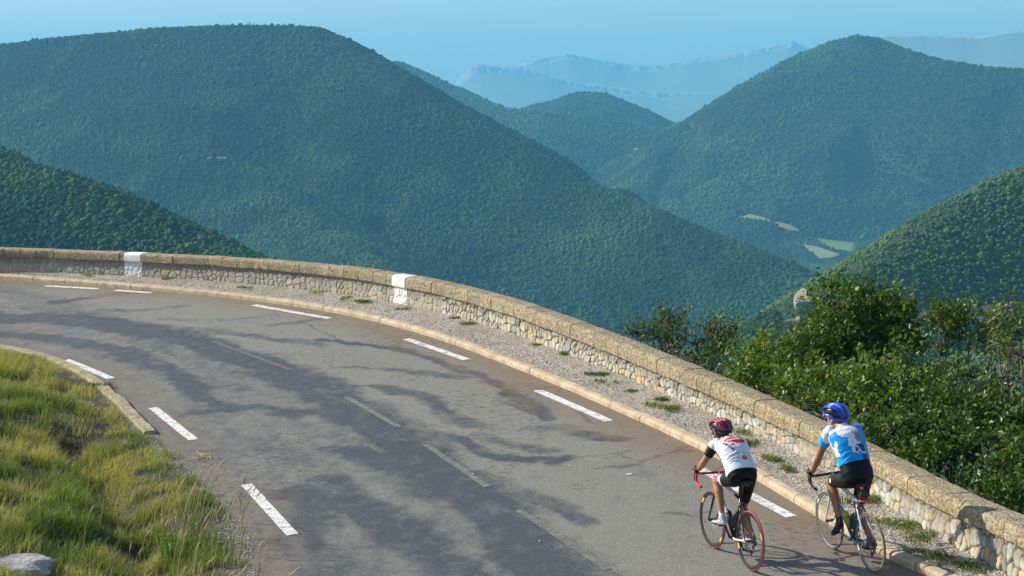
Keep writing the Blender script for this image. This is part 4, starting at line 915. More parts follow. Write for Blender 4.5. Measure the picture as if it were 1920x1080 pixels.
mb = MB(); p = G(1179, 890); mb.add([p+[-.045, -.02, .01], p+[.03, -.035, .006], p+[.045, .02, .02], p+[-.02, .035, .008], p+[0, 0, .022]], T=[(0, 1, 4), (1, 2, 4), (2, 3, 4), (3, 0, 4)]); o = mb.build('paper_scrap', mat('paper', (.75, .75, .74), .7), None, False); tag(o, 'crumpled white paper scrap lying on the outer lane', 'litter')
mb = MB(); p = G(667, 780); mb.ell(p+[0, 0, .01], (.014, .014, .011), 8, 6)
for pt in [(737,779),(750,801),(734,772),(838,851),(859,862),(906,877),(888,889),(1012,1015),(487,798),(361,689),(385,627),(1068,874)]:
    p = G(*pt); mb = MB(); a = random.uniform(0, 3); u = np.array([math.cos(a), math.sin(a), 0])*.03; w_ = np.array([-u[1], u[0], 0])*.5; mb.add([p-u+[0, 0, .004], p-w_+[0, 0, .012], p+u+[0, 0, .006], p+w_+[0, 0, .014]], T=[(0, 1, 3), (1, 2, 3)]); o = mb.build('fallen_leaf', m_fallen if 'm_fallen' in globals() else mat('fallen_leaf', (.62, .46, .16), .7), None, False); m_fallen = o.data.materials[0]; tag(o, 'tiny dry yellow leaf lying on the asphalt', 'leaf', 'dry leaves scattered on the road')

# ------------------------------------------------------------------ bicycles
m_tyre = mat('coloured_tyre', rough=.65, attr=True); m_tyre_red = (.36, .035, .065); m_tyre_tan = (.22, .13, .065)
m_rimblk = mat('black_rim', (.018, .018, .02), .3); m_rimgry = mat('grey_rim', (.22, .26, .30), .3, .4)
m_blk = mat('black_carbon', (.012, .012, .014), .28); m_wht = mat('white_lacquer', (.78, .78, .77), .25, coat=.4); m_teal = mat('dark_teal_lacquer', (.02, .11, .17), .25, coat=.4)
m_aqua = mat('turquoise_lacquer', (.06, .42, .40), .3); m_redtape = mat('red_bar_tape', (.62, .02, .045), .6); m_blktape = mat('black_bar_tape', (.015, .015, .016), .7)
m_steel = mat('bright_metal', (.55, .55, .56), .25, 1); m_dkmetal = mat('dark_metal', (.10, .10, .11), .35, .8); m_red = mat('red_plastic', (.60, .015, .03), .4)
m_yel2 = mat('yellow_decal', (.75, .48, .02), .4); m_yelb = mat('yellow_bottle', (.70, .70, .02), .4); m_grybot = mat('smoked_bottle', (.05, .055, .06), .3); m_pink = mat('pink_strap', (.75, .04, .12), .6)
m_spoke = mat('spoke_steel', (.35, .35, .36), .35, .9); m_rub = mat('black_rubber', (.02, .02, .02), .6)
def frame_mat(rear, front, lean, steer=0):
    ex = Vector(front)-Vector(rear); mid = (Vector(rear)+Vector(front))/2; ex.normalize(); left = Vector((-ex.y, ex.x, 0)).normalized(); up = ex.cross(left).normalized()
    l2 = left*math.cos(lean)-up*math.sin(lean); u2 = up*math.cos(lean)+left*math.sin(lean)     # positive lean: to the left
    org = mid-ex*.485; M = Matrix.Identity(4)
    for r in range(3): M[r][0] = ex[r]; M[r][1] = l2[r]; M[r][2] = u2[r]; M[r][3] = org[r]
    return M
WR = .336
def wheel(parent, c, tyre, rim, decal, dph, deep=.03, rear=False):
    w = MB(); 
    prof = [(WR-.012+.012*math.cos(a), .0125*math.sin(a)) for a in np.linspace(0, 2*np.pi, 10, endpoint=False)]; w.lathe_y(prof, c, 56); rr_ = np.hypot(w.V[0][:, 0]-c[0], w.V[0][:, 2]-c[2]); w.c = [np.where((rr_ > WR-.0085)[:, None], np.array(tyre), np.array((.03, .03, .032)))]
    W = w.build('wheel', m_tyre, parent, True, True)                                   # the tyre itself
    r_ = MB(); ro = WR-.022; r_.lathe_y([(ro, -.010), (ro, .010), (ro-deep*.5, .009), (ro-deep, .003), (ro-deep, -.003), (ro-deep*.5, -.009)], c, 56); r_.build('rim', rim, W, False)
    s = MB(); n = 24
    for k in range(n):
        a = 2*math.pi*k/n; b = a+(.5 if k % 4 < 2 else -.5); y = .028 if k % 2 else -.028
        s.tube([(c[0]+.019*math.cos(b), y, c[2]+.019*math.sin(b)), (c[0]+(ro-deep)*math.cos(a), 0, c[2]+(ro-deep)*math.sin(a))], .0011, 3)
    s.build('spokes', m_spoke, W)
    h = MB(); h.tube([(c[0], -.052, c[2]), (c[0], -.03, c[2]), (c[0], 0, c[2]), (c[0], .03, c[2]), (c[0], .052, c[2])], [.012, .020, .012, .020, .012], 12); h.build('hub', m_dkmetal, W)
    if decal:
        for k in range(2):
            d = MB(); a0 = dph+k*math.pi; r0, r1 = ro-deep*.90, ro-.002; V = []
            for sgn in (-1, 1):
                V = []
                for a in np.linspace(a0, a0+.26, 6):
                    V += [(c[0]+r0*math.cos(a), sgn*.0075, c[2]+r0*math.sin(a)), (c[0]+r1*math.cos(a), sgn*.0118, c[2]+r1*math.sin(a))]
                d.add(V, Q=[(2*i, 2*i+1, 2*i+3, 2*i+2) for i in range(5)])
            d.build('decal', decal, W, False)
    return W
def bicycle(M, label, st):
    root = empty('bicycle'); root.matrix_world = M; tag(root, label, 'bicycle', 'racing bicycles ridden round the bend')
    RH = np.array([0, 0, WR]); FH = np.array([.97, 0, WR]); BB = np.array([.405, 0, .27]); ST = np.array([.262, 0, .74]); SD = np.array([.205, 0, .955]); HT = np.array([.775, 0, .86]); HB = np.array([.812, 0, .725]); CR = np.array([.822, 0, .70])
    wheel(root, RH, st['tyre'], st['rim'], st['decal'], 2.6, st['deep'], True); wheel(root, FH, st['tyre'], st['rim'], st['decal'], .5, st['deep'])
    f = MB()
    f.tube([BB, ST+(ST-BB)*.04], st.get('str', .0165), 10); f.tube([HB, BB], [.023, .021], 10); f.tube([HT+(HB-HT)*.15, ST], [.019, .015], 10); f.tube([HB, HT], .02, 10)
    f.tube([BB+[0, -.034, 0], BB+[0, .034, 0]], .023, 10)
    F_ = f.build('frame', st['frame'], root)
    for y in (-1, 1):
        c = MB(); c.tube([BB+[0, y*.02, 0], BB+[-.10, y*.032, .005], RH+[.02, y*.062, 0], RH+[0, y*.066, 0]], [.012, .013, .010, .008], 8); c.build('chainstay', st['chain'], root)
        c = MB(); c.tube([ST+[.0, y*.012, -.04], RH+(ST-RH)*.75+[0, y*.036, -.01], RH+(ST-RH)*.4+[0, y*.05, 0], RH+[0, y*.066, 0]], [.009, .009, .008, .007], 8); c.build('seatstay', st['stay'], root)
    c = MB(); mid = HT+(ST-HT)*.5; c.tube([HT+(ST-HT)*st['tt'][0]+[0, 0, -.001], HT+(ST-HT)*st['tt'][1]+[0, 0, -.001]], .0205, 10); c.build('top_tube_panel', st['ttc'], root)
    c = MB(); c.tube([BB+(HB-BB)*.35, BB+(HB-BB)*.7], .0245, 10); c.build('down_tube_panel', st['dtc'], root)
    k = MB()
    for y in (-1, 1): k.tube([CR+[0, y*.015, 0], CR+[.004, y*.05, -.02], CR+(FH-CR)*.5+[-.012, y*.054, 0], FH+[-.01, y*.054, .02], FH+[0, y*.054, 0]], [.015, .015, .012, .009, .008], 8, side=(1, 0, 0))
    k.tube([CR, HB], .018, 8); k.build('fork', st['fork'], root)
    s = MB(); s.tube([HT, HT+[-.01, 0, .035], HT+[.03, 0, .06], HT+[.095, 0, .055]], [.017, .017, .015, .015], 8); s.build('stem', st['stem'], root)
    CL = HT+[.098, 0, .055]; hb = MB()
    for y in (-1, 1):
        hb.tube([CL, CL+[0, y*.10, 0], CL+[.005, y*.19, 0], CL+[.035, y*.208, -.004], CL+[.075, y*.21, -.012]], .0145, 9)
        hb.tube([CL+[.07, y*.21, -.010], CL+[.100, y*.21, -.035], CL+[.105, y*.212, -.07], CL+[.085, y*.214, -.11], CL+[.045, y*.216, -.135], CL+[-.01, y*.218, -.14], CL+[-.055, y*.218, -.142]], .0155, 9)
    B_ = hb.build('handlebar', st['tape'], root)
    for y in (-1, 1):
        h = MB(); h.tube([CL+[.065, y*.21, -.004], CL+[.105, y*.21, .008], CL+[.145, y*.209, .028], CL+[.158, y*.208, .058]], [.016, .018, .017, .011], 8, side=(0, 1, 0), flat=1.2); hd = h.build('brake_hood', m_rub, root)
        l = MB(); l.tube([CL+[.145, y*.209, .012], CL+[.162, y*.210, -.03], CL+[.150, y*.213, -.085], CL+[.130, y*.216, -.12]], [.009, .008, .007, .005], 6, side=(0, 1, 0), flat=.6); l.build('lever', m_dkmetal, hd)
    sp = MB(); sp.tube([ST, SD+[0, 0, -.03]], .0138, 8); sp.build('seatpost', st['post'], root)
    sa = MB(); sa.loft([(SD+[-.125, 0, .012], (0, .052, 0), (.002, 0, .014)), (SD+[-.10, 0, .012], (0, .071, 0), (0, 0, .022)), (SD+[-.05, 0, .012], (0, .068, 0), (0, 0, .024)), (SD+[.02, 0, .008], (0, .038, 0), (0, 0, .022)), (SD+[.09, 0, .004], (0, .021, 0), (0, 0, .018)), (SD+[.145, 0, .0], (0, .014, 0), (0, 0, .012))], 14); S_a = sa.build('saddle', st.get('sadc', m_rub), root)
    rl = MB()
    for y in (-1, 1): rl.tube([SD+[-.10, y*.03, -.005], SD+[-.05, y*.023, -.035], SD+[.03, y*.023, -.035], SD+[.11, y*.01, -.01]], .0035, 6)
    rl.build('rails', m_steel, S_a)
    # crank, chain, gears
    ca = st['crank']; cr = MB(); cr.lathe_y([(.098, -.044), (.104, -.044), (.104, -.048), (.098, -.048)], BB, 40); cr.lathe_y([(.080, -.040), (.086, -.040), (.086, -.043), (.080, -.043)], BB, 32)
    for k_ in range(5): a = k_*2*math.pi/5; cr.tube([BB+[0, -.046, 0], BB+[.10*math.cos(a), -.046, .10*math.sin(a)]], [.012, .006], 6)
    K = cr.build('crankset', m_dkmetal, root)
    for y, a in ((1, ca), (-1, ca+math.pi)):
        e = BB+[.170*math.cos(a), y*.068, .170*math.sin(a)]; c = MB(); c.tube([BB+[0, y*.05, 0], BB+[.05*math.cos(a), y*.058, .05*math.sin(a)], e], [.016, .012, .012], 8, side=(0, 1, 0), flat=1.3); c.build('crank_arm', st['arm'], K)
        p = MB(); p.tube([e, e+[0, y*.06, 0]], .007, 6); p.box(e+[0, y*.052, 0], (.038, .030, .009), (0, st.get('ped', 0) if y > 0 else 0, 0)); p.build('pedal', m_blk, K)
    cs = MB()
    for j in range(8): cs.lathe_y([(.026+.0035*j, -.022-.0035*(7-j)), (.029+.0035*j, -.022-.0035*(7-j)), (.029+.0035*j, -.0235-.0035*(7-j)), (.026+.0035*j, -.0235-.0035*(7-j))], RH, 24)
    cs.lathe_y([(.005, -.018), (.034, -.020), (.030, -.05), (.005, -.05)], RH, 20); cs.build('cassette', m_dkmetal, root)
    J1 = RH+[.012, -.036, -.075]; J2 = RH+[.045, -.036, -.155]
    ch = MB(); ch.tube([BB+[0, -.046, .104], RH+[0, -.036, .05]], .0045, 4); arc = [BB+[.104*math.cos(a), -.046, .104*math.sin(a)] for a in np.linspace(math.pi/2, -math.pi*.6, 14)]; ch.tube(arc+[J2+[.01, 0, -.02]], .0045, 4)
    ch.tube([J2+[.0, 0, -.022], J2+[-.02, 0, 0], J1+[.022, 0, 0], J1+[0, 0, .022], RH+[-.04, -.036, -.03], RH+[-.045, -.036, .01], RH+[0, -.036, .05]], .0045, 4); ch.build('chain', m_dkmetal, root)
    dr = MB()
    for J in (J1, J2): dr.lathe_y([(.006, -.004), (.021, -.004), (.021, .004), (.006, .004)], J, 14)
    dr.tube([RH+[.0, -.075, -.02], J1+[0, -.02, 0]], [.011, .012], 6); dr.tube([J1+[0, -.012, 0], J2+[0, -.012, 0]], .010, 6); dr.tube([J1+[0, .01, 0], J2+[0, .01, 0]], .006, 6); dr.build('derailleur', m_blk, root)
    fd = MB(); fd.box(BB+[-.03, -.046, .12], (.03, .006, .016), (0, -.4, 0)); fd.tube([BB+[-.035, -.02, .13], BB+[-.03, -.046, .125]], .008, 5); fd.build('front_derailleur', m_dkmetal, root)
    for A_, dx in ((ST+[-.045, 0, -.035], -1), (CR+[.045, 0, .0], 1)):
        b = MB(); b.box(A_, (.008, .022, .012))
        for y in (-1, 1): b.tube([A_+[0, y*.006, .012], A_+[dx*.006, y*.034, -.01], A_+[dx*.004, y*.026, -.045]], [.008, .008, .006], 6); b.box(A_+[dx*.002, y*.017, -.05], (.022, .005, .006))
        b.build('brake', m_dkmetal, root)
    for (b0, b1, mt, nm) in st['bottles']:
        u = BB+(b1[0]-BB)*0; a_, d_ = np.array(b0, float), np.array(b1, float); dv = d_-a_; w = MB(); w.tube([a_, a_+dv*.02, a_+dv*.6, a_+dv*.66, a_+dv*.72, a_+dv*.84, a_+dv*.88, a_+dv*.9, a_+dv], [.030, .036, .036, .031, .036, .035, .022, .012, .010], 14); w.build(nm, mt, root)
        g = MB(); t_ = dv/np.linalg.norm(dv); n1 = np.cross(t_, [0, 1., 0]); n1 = n1 if n1@(BB+(ST-BB)*.5+(HT-BB)*.2-a_) < 0 else -n1
        g.tube([a_-n1*.04+dv*.1, a_-n1*.0395+dv*.57], .003, 5)
        for k_ in (.12, .55):
            c_ = a_+dv*k_; t_ = dv/np.linalg.norm(dv); n1 = np.cross(t_, [0, 1., 0]); g.tube([c_+(np.array([0, 1, 0])*math.cos(q_)+n1*math.sin(q_))*.0395 for q_ in np.linspace(0, 2*np.pi, 16)], .0028, 5)
        g.build('bottle_cage', m_blk, root)
    cb = MB()
    for y in (-1, 1): cb.tube([CL+[.12, y*.19, .01], CL+[.13, y*.12, .03], CL+[.07, y*.03, .0], HT+[.03, y*.02, -.05]], .0025, 4)
    cb.build('cables', m_blk, root)
    return root, dict(RH=RH, FH=FH, BB=BB, ST=ST, SD=SD, CL=CL, HT=HT)
up_ = np.array([-.29, 0, .957]); dn = (np.array([.812, 0, .725])-np.array([.405, 0, .27])); dn /= np.linalg.norm(dn); BBp = np.array([.405, 0, .27])
bot_s = (BBp+up_*.11+[.052, 0, .015], BBp+up_*.31+[.052, 0, .015]); bot_d = (BBp+dn*.13+np.array([-.04, 0, .036]), BBp+dn*.33+np.array([-.04, 0, .036]))
M1 = frame_mat(G(1403.5, 1068), G(1337.5, 1028.5), R(1.0)); M2 = frame_mat(G(1631, 1070.5), G(1561.5, 1031), R(5.5))
bk1, j1 = bicycle(M1, 'black racing bicycle with rose red tyres and red handlebar tape under the white-jersey cyclist', dict(tyre=m_tyre_red, rim=m_rimblk, decal=m_yel2, deep=.034, frame=m_blk, chain=m_wht, stay=m_blk, fork=m_blk, stem=m_blk, tape=m_redtape, post=m_blk, crank=R(50), arm=m_blk, ttc=m_wht, tt=(.25, .75), dtc=m_wht, bottles=[(bot_s[0], bot_s[1], m_grybot, 'water_bottle'), (bot_d[0], bot_d[1], m_blk, 'water_bottle')], sadc=mat('black_saddle_white_lines', (.02, .02, .02), .4)))
bk2, j2 = bicycle(M2, 'white and dark teal racing bicycle with tan tyres under the blue-jersey cyclist', dict(tyre=m_tyre_tan, rim=m_rimgry, decal=m_wht, deep=.026, frame=m_teal, chain=m_teal, stay=m_wht, fork=m_wht, stem=m_blk, tape=m_blktape, post=m_blk, crank=R(15), arm=m_steel, ttc=m_wht, tt=(.35, .98), dtc=m_aqua, str=.018, ped=.5, bottles=[(bot_s[0], bot_s[1], m_grybot, 'water_bottle'), (bot_d[0], bot_d[1], m_yelb, 'water_bottle')]))
# saddle bag with two red lights on the second bicycle
SD = j2['SD']; b = MB(); b.loft([(SD+[-.10, 0, -.035], (0, .045, 0), (.035, 0, 0)), (SD+[-.105, 0, -.06], (0, .06, 0), (.05, 0, 0)), (SD+[-.10, 0, -.11], (0, .058, 0), (.05, 0, 0)), (SD+[-.075, 0, -.15], (0, .045, 0), (.035, 0, 0))], 16, p=3); sb_ = b.build('saddle_bag', mat('dark_bag_cloth', (.035, .03, .032), .7), bk2)
for y in (-1, 1): b = MB(); b.ell(SD+[-.155, y*.045, -.01], (.018, .019, .016), 12, 8); b.build('rear_light', m_red, bk2)
b = MB(); b.tube([SD+[-.10+.05*math.cos(a), .055*math.sin(a), -.165] for a in np.linspace(0, 2*np.pi, 20)], .010, 8); b.build('strap', m_pink, sb_)
b = MB(); b.tube([j2['ST']+[0, 0, -.03], j2['ST']+[0, 0, .02]], .021, 12); b.build('seat_clamp', m_aqua, bk2)

# ------------------------------------------------------------------ cyclists
def skinmat(name, col):
    m = mat(name, col, .5); b = m.node_tree.nodes['Principled BSDF']; b.inputs['Subsurface Weight'].default_value = .08; b.inputs['Subsurface Radius'].default_value = (.01, .004, .002); return m
def hand(mb, wrist, y, L_, spread=1.0):
    """hand closed over a brake hood: palm, four fingers curling down the outside, thumb inside"""
    w = np.array(wrist, float); mb.cap(w, w+[.045, 0, -.012], .024, .030, side=(0, 1, 0), flat=.62)
    for k, (fx, ln) in enumerate(((.068, .074), (.052, .080), (.036, .076), (.020, .062))):
        r0 = .0092-.0006*k; a = w+[fx-.002, y*.020, .000]; b_ = a+[.006, y*.022, -.014]; c = b_+[.003, y*-.001, -ln*.38]; d = c+[-.002, -y*.022, -ln*.22]
        mb.tube([a, b_, c, d], [r0*1.05, r0, r0*.92, r0*.75], 8); mb.ell(d, (r0*.78,)*3, 8, 6)
    t0 = w+[.012, -y*.022, -.006]; mb.tube([t0, t0+[.026, -y*.014, -.012], t0+[.050, -y*.010, -.026], t0+[.060, -y*.004, -.036]], [.0125, .0115, .010, .0075], 8)
def leg_ik(hip, ank, l1, l2, yk):
    hip = np.array(hip); ank = np.array(ank); d = ank-hip; D = np.linalg.norm(d); D = min(D, (l1+l2)*.995); a = (l1*l1-l2*l2+D*D)/(2*D); h = math.sqrt(max(l1*l1-a*a, 0)); u = d/np.linalg.norm(d); f = np.array([1., 0, .15]); f -= u*(f@u); f /= np.linalg.norm(f); k = hip+u*a+f*h; k[1] += yk; return k
def rider(M, label, J, st):
    root = empty('person'); root.matrix_world = M; tag(root, label, 'person', 'two cyclists climbing side by side'); k = st['k']
    hip, sh, head = J['hip'], J['sh'], J['head']; sp = sh-hip; L = np.linalg.norm(sp); e = sp/L; bk = np.cross([0, 1., 0], e); bk = bk/np.linalg.norm(bk)
    if bk[2] < 0: bk = -bk                                   # normal of the back
    def S(t, arch): return hip+sp*t+bk*arch
    W = lambda w: np.array([0, w, 0])
    def torso(mb, g):
        g = g*1.5
        mb.loft([(S(-.16, -.01)+[-.0, 0, 0], W(.10*k), bk*(.07*k)), (S(-.08, .0), W(.155*k+g), bk*(.112*k+g)), (S(.06, .01), W(.172*k+g), bk*(.118*k+g)), (S(.22, .025), W(.160*k+g), bk*(.108*k+g)), (S(.42, .04), W(.158*k+g), bk*(.108*k+g)), (S(.62, .045), W(.170*k+g), bk*(.118*k+g)), (S(.82, .035), W(.185*k+g), bk*(.115*k+g)), (S(.95, .02), W(.175*k+g), bk*(.090*k+g)), (S(1.03, .01), W(.115*k+g*.6), bk*(.065*k+g*.6))], 28, p=2.3)
    arms = {}; legs = {}
    for y in (1, -1):
        s_ = sh+[0, y*.165*k, 0]+bk*.005; arms[y] = (s_, np.array(J['elbow'][y]), np.array(J['wrist'][y])); h_ = hip+[.01, y*.088*k, -.03]; an = np.array(J['ankle'][y]); kn = leg_ik(h_, an, st['thigh'], st['shin'], y*.012); legs[y] = (h_, kn, an, np.array(J['toe'][y]))
    b = MB(); torso(b, 0)
    neck0 = S(.97, .03); b.cap(neck0, head+[-.035, 0, -.055], .062*k, .056*k)
    fr = J['face']; fr = fr/np.linalg.norm(fr); rt = np.cross(fr, [0, 0, 1.]); rt /= np.linalg.norm(rt); upv = np.cross(rt, fr)
    b.loft([(head+upv*z_+fr*x_, rt*w_, fr*d_) for z_, x_, w_, d_ in ((-.125, .045, .028, .030), (-.11, .035, .045, .052), (-.075, .022, .060, .074), (-.03, .008, .070, .090), (.02, .0, .075, .097), (.06, -.002, .072, .094), (.09, -.004, .055, .073), (.11, -.004, .025, .035))], 20)
    b.cap(head+fr*.088+upv*.015, head+fr*.112-upv*.025, .008, .013); b.ell(head+fr*.097-upv*.022, (.013, .013, .010)); b.cap(head+fr*.080-upv*.062+rt*.018, head+fr*.080-upv*.062-rt*.018, .010, .010); b.cap(head+fr*.086+upv*.022+rt*.035, head+fr*.086+upv*.022-rt*.035, .011, .011)
    for y in (1, -1): b.ell(head+rt*y*.076-fr*.005-upv*.012, (.016, .012, .030), rot=(0, .2, math.atan2(fr[1], fr[0]))); b.cap(head+fr*.060-upv*.045+rt*y*.035, head+fr*.050-upv*.020+rt*y*.045, .018, .016)
    for y in (1, -1):
        s_, el, wr = arms[y]; b.cap(s_, el, .052*k, .039*k); m_ = el+(wr-el)*.3; b.cap(el, m_, .041*k, .041*k); b.cap(m_, wr, .041*k, .026*k); hand(b, wr, y, 1)
        h_, kn, an, to = legs[y]; b.cap(h_, h_+(kn-h_)*.5, .086*k, .076*k); b.cap(h_+(kn-h_)*.5, kn, .076*k, .054*k); cf = kn+(an-kn)*.32; bb = np.cross(np.cross([0, 1., 0], an-kn), [0, 0, 0])
        d_ = (an-kn)/np.linalg.norm(an-kn); back = np.cross([0, 1., 0], d_); back = back if back[0] < 0 else -back
        b.ell(kn+np.array([.012, 0, .0]), (.050*k, .050*k, .052*k)); b.cap(kn, cf+back*.014, .050*k, .056*k); b.cap(cf+back*.014, an, .055*k, .032*k); b.cap(an, an+(to-an)*.4, .034, .03)
    body = b.remesh('body', st['skin'], root, .0055, 5)
    # jersey
    c = MB(); torso(c, .012)
    for y in (1, -1):
        s_, el, wr = arms[y]; e2 = s_+(el-s_)*st['sleeve']; c.cap(s_-[0, y*.02, 0], s_+(el-s_)*.25, .070*k, .064*k); c.tube([s_, s_+(el-s_)*.25, s_+(el-s_)*.5, e2], [.066*k, .063*k, .058*k, .055*k], 16)
    c.tube([S(.93, .025), S(1.0, .03)+(head-S(1, .03))*.12, S(1.0, .03)+(head-S(1, .03))*.22], [.075*k, .070*k, .066*k], 16)
    j = c.remesh('jersey', st['jersey'], root, .0055, 4); Vj = coords(j.data)
    rel = Vj-hip; t = rel@e/L; y_ = Vj[:, 1]; dep = rel@bk; wr_ = .008*np.sin(60*(t+.35*fbm(y_*9, t*5, 3, 5))+8*y_)*smooth(.75, .2, t)+.012*(fbm(y_*16+3, t*9, 3, 8)-.5)
    cut = t < .06; V2 = Vj+np.outer(wr_*smooth(-.05, .02, dep)*smooth(.1, .4, t), bk); j.data.vertices.foreach_set('co', V2.astype(np.float32).ravel()); 
    bmj = bmesh.new(); bmj.from_mesh(j.data); hem = st['hem']; dele = [v for v in bmj.verts if (Vector(v.co)-Vector(hip)).dot(Vector(e))/L < hem and abs(v.co.y) < .3*k and (Vector(v.co)-Vector(hip)).length < .35]; bmesh.ops.delete(bmj, geom=dele, context='VERTS'); bmj.to_mesh(j.data); bmj.free()
    Vj = coords(j.data); rel = Vj-hip; t = rel@e/L; y_ = Vj[:, 1]; dep = rel@bk; st['paint'](j.data, t, y_, dep, Vj, arms)
    # shorts
    c = MB(); g = .011; c.loft([(S(-.17, -.01), W(.10*k), bk*.07), (S(-.09, .0), W(.165*k+g*.5), bk*(.115*k+g)), (S(.06, .01), W(.172*k+g), bk*(.118*k+g)), (S(.22, .025), W(.160*k+g), bk*(.108*k+g)), (S(.36, .036), W(.158*k+g*.6), bk*(.107*k+g*.6))], 28, p=2.3)
    for y in (1, -1):
        h_, kn, an, to = legs[y]; e2 = h_+(kn-h_)*st['short']; c.cap(h_-(kn-h_)*.02, h_+(kn-h_)*.4, .096*k, .086*k); c.tube([h_, h_+(kn-h_)*.4, e2], [.094*k, .086*k, .069*k], 20)
    so = c.remesh('shorts', None, root, .0055, 4); Vs = coords(so.data); cs_ = np.tile((.006, .006, .008), (len(Vs), 1))
    st['shortpaint'](Vs, cs_, legs); set_col(so.data, cs_); so.data.materials.append(m_cloth)
    # socks, shoes, gloves
    for y in (1, -1):
        h_, kn, an, to = legs[y]; c = MB(); c.cap(an+(kn-an)*.16, an-[0, 0, .01], .036, .039); c.build('sock', st['sock'], root)
        d_ = (to-an); fl = to-an; heel = an+np.array(J['heel'][y]); c = MB(); toe = to; mid = heel+(toe-heel)*.5
        ax = (toe-heel)/np.linalg.norm(toe-heel); nn = np.cross(ax, [0, 1., 0]); nn = nn if nn[2] > 0 or abs(nn[2]) < .2 and nn[0] > 0 else -nn
        c.loft([(heel-ax*.012, (0, .024, 0), nn*.024), (heel+ax*.02+nn*.012, (0, .036, 0), nn*.042), (heel+ax*.07+nn*.010, (0, .037, 0), nn*.040), (heel+ax*.13+nn*.0, (0, .042, 0), nn*.030), (heel+ax*.20-nn*.004, (0, .047, 0), nn*.024), (heel+ax*.25-nn*.006, (0, .040, 0), nn*.019), (heel+ax*.28-nn*.006, (0, .020, 0), nn*.010)], 16)
        c.cap(heel+ax*.035+nn*.02, an+(kn-an)*.02, .040, .038); s_o = c.remesh('shoe', st['shoe'], root, .005, 3)
        c = MB(); c.loft([(heel-nn*.030, (0, .03, 0), nn*.006), (heel+ax*.14-nn*.030, (0, .04, 0), nn*.008), (heel+ax*.27-nn*.024, (0, .034, 0), nn*.005)], 12); c.build('sole', m_blk, s_o)
        for q_ in (.10, .14, .18): c = MB(); c.tube([heel+ax*q_+nn*(.03-.05*(q_-.1))*1.1+np.array([0, yy, 0])-nn*abs(yy)*.5 for yy in (-.034, -.015, .015, .034)], .006, 6); c.build('strap', st['strap'], s_o)
        s_, el, wr = arms[y]; c = MB(); c.cap(wr+(el-wr)*.06, wr+[.046, 0, -.010], .031, .035, side=(0, 1, 0), flat=.72)
        for k2, fx in enumerate((.068, .052, .036, .020)): a = wr+[fx-.002, y*.018, .0]; c.tube([a, a+[.006, y*.022, -.012], a+[.008, y*.022, -.024]], .0118, 8)
        c.remesh('glove', st['glove'], root, .004, 3)
    # helmet
    hs = MB(); hc = head+upv*.045-fr*.008; m_ = 18
    pf = fr*math.cos(.12)+upv*math.sin(.12); pu = np.cross(rt, pf)
    prof = [(.118, .012), (.112, .055), (.095, .085), (.060, .106), (.001, .113)]; n = 28; V = []; 
    for rr, zz in [(.108, -.012)]+prof:
        for i in range(n):
            a = 2*np.pi*i/n; ln = 1.22 if math.cos(a) > 0 else 1.32; V.append(hc+pf*(rr*ln*math.cos(a)*1.02)+rt*(rr*.86*math.sin(a))+pu*(zz-(.03 if math.cos(a) < -.3 else 0)*(rr/.118)))
    m2 = len(prof)+1; Q = [(k_*n+i, k_*n+(i+1) % n, (k_+1)*n+(i+1) % n, (k_+1)*n+i) for k_ in range(m2-1) for i in range(n)]; hs.add(V, [], Q+[tuple()] if False else Q)
    he = hs.build('helmet', st.get('shell', m_blk), root)
    for i_, (lat, c_) in enumerate(((-.72, 1), (-.45, 0), (-.16, 0), (.16, 0), (.45, 0), (.72, 1))):     # raised ribs running front to back
        P_ = []; W_ = []
        for q_ in np.linspace(-1, 1, 15):
            a = q_*1.38; rx_ = .150*math.sin(a); z_ = .118*math.cos(a)*math.sqrt(max(1-lat*lat*.62, .1)); yy = lat*.118*(1-.25*abs(math.sin(a))**2); P_.append(hc+pf*rx_*1.0+rt*yy*.95+pu*(z_*1.0+.004-(.02 if q_ < -.5 else 0))); W_.append(.0195*(1-.45*abs(q_)))
        r_ = MB(); r_.tube(np.array(P_), W_, 8, side=rt, flat=.62); r_.build('rib', st['helm'][i_ % len(st['helm'])], he)
    rm = MB(); rm.tube([hc+pf*.146*math.cos(a)*(1.0 if math.cos(a) > 0 else 1.05)+rt*.104*math.sin(a)+pu*(.006-(.03 if math.cos(a) < -.3 else .0)) for a in np.linspace(0, 2*np.pi, 33)], .013, 8); rm.build('rim', st['rimc'], he)
    sr = MB()
    for y in (1, -1): sr.tube([hc+rt*y*.095+pf*.05, head+rt*y*.078-upv*.05+fr*.02, head+fr*.05-upv*.118], .004, 5); sr.tube([hc+rt*y*.095-pf*.05, head+rt*y*.078-upv*.05+fr*.02], .004, 5)
    sr.build('chin_strap', st['chin'], he)
    hr = MB(); hr.loft([(head+upv*.05-fr*.012, rt*.080, fr*.095), (head+upv*.0-fr*.020, rt*.080, fr*.088), (head-upv*.045-fr*.030, rt*.068, fr*.066), (head-upv*.075-fr*.035, rt*.055, fr*.048)], 18); hr.build('hair', st['hair'], root)
    gl = MB()
    for y in (1, -1): gl.ell(head+fr*.095+rt*y*.034+upv*.002, (.012, .030, .020), rot=(0, 0, math.atan2(fr[1], fr[0])-y*.25)); gl.tube([head+fr*.088+rt*y*.06+upv*.006, head+rt*y*.081+upv*.006], .0035, 5)
    gl.build('sunglasses', m_blk, root)
    if st.get('cap'):
        cp = MB(); cp.loft([(head+upv*.055, rt*.084, fr*.106), (head+upv*.030, rt*.085, fr*.107)], 20); cp.loft([(head+fr*.09+upv*.045, rt*.06, upv*.006), (head+fr*.155+upv*.03, rt*.035, upv*.004)], 12); cp.build('cap', m_capw, root)
    return root, dict(hip=hip, e=e, bk=bk, L=L, S=S, jersey=j, k=k)
m_capw = mat('white_cotton', (.72, .71, .74), .8)
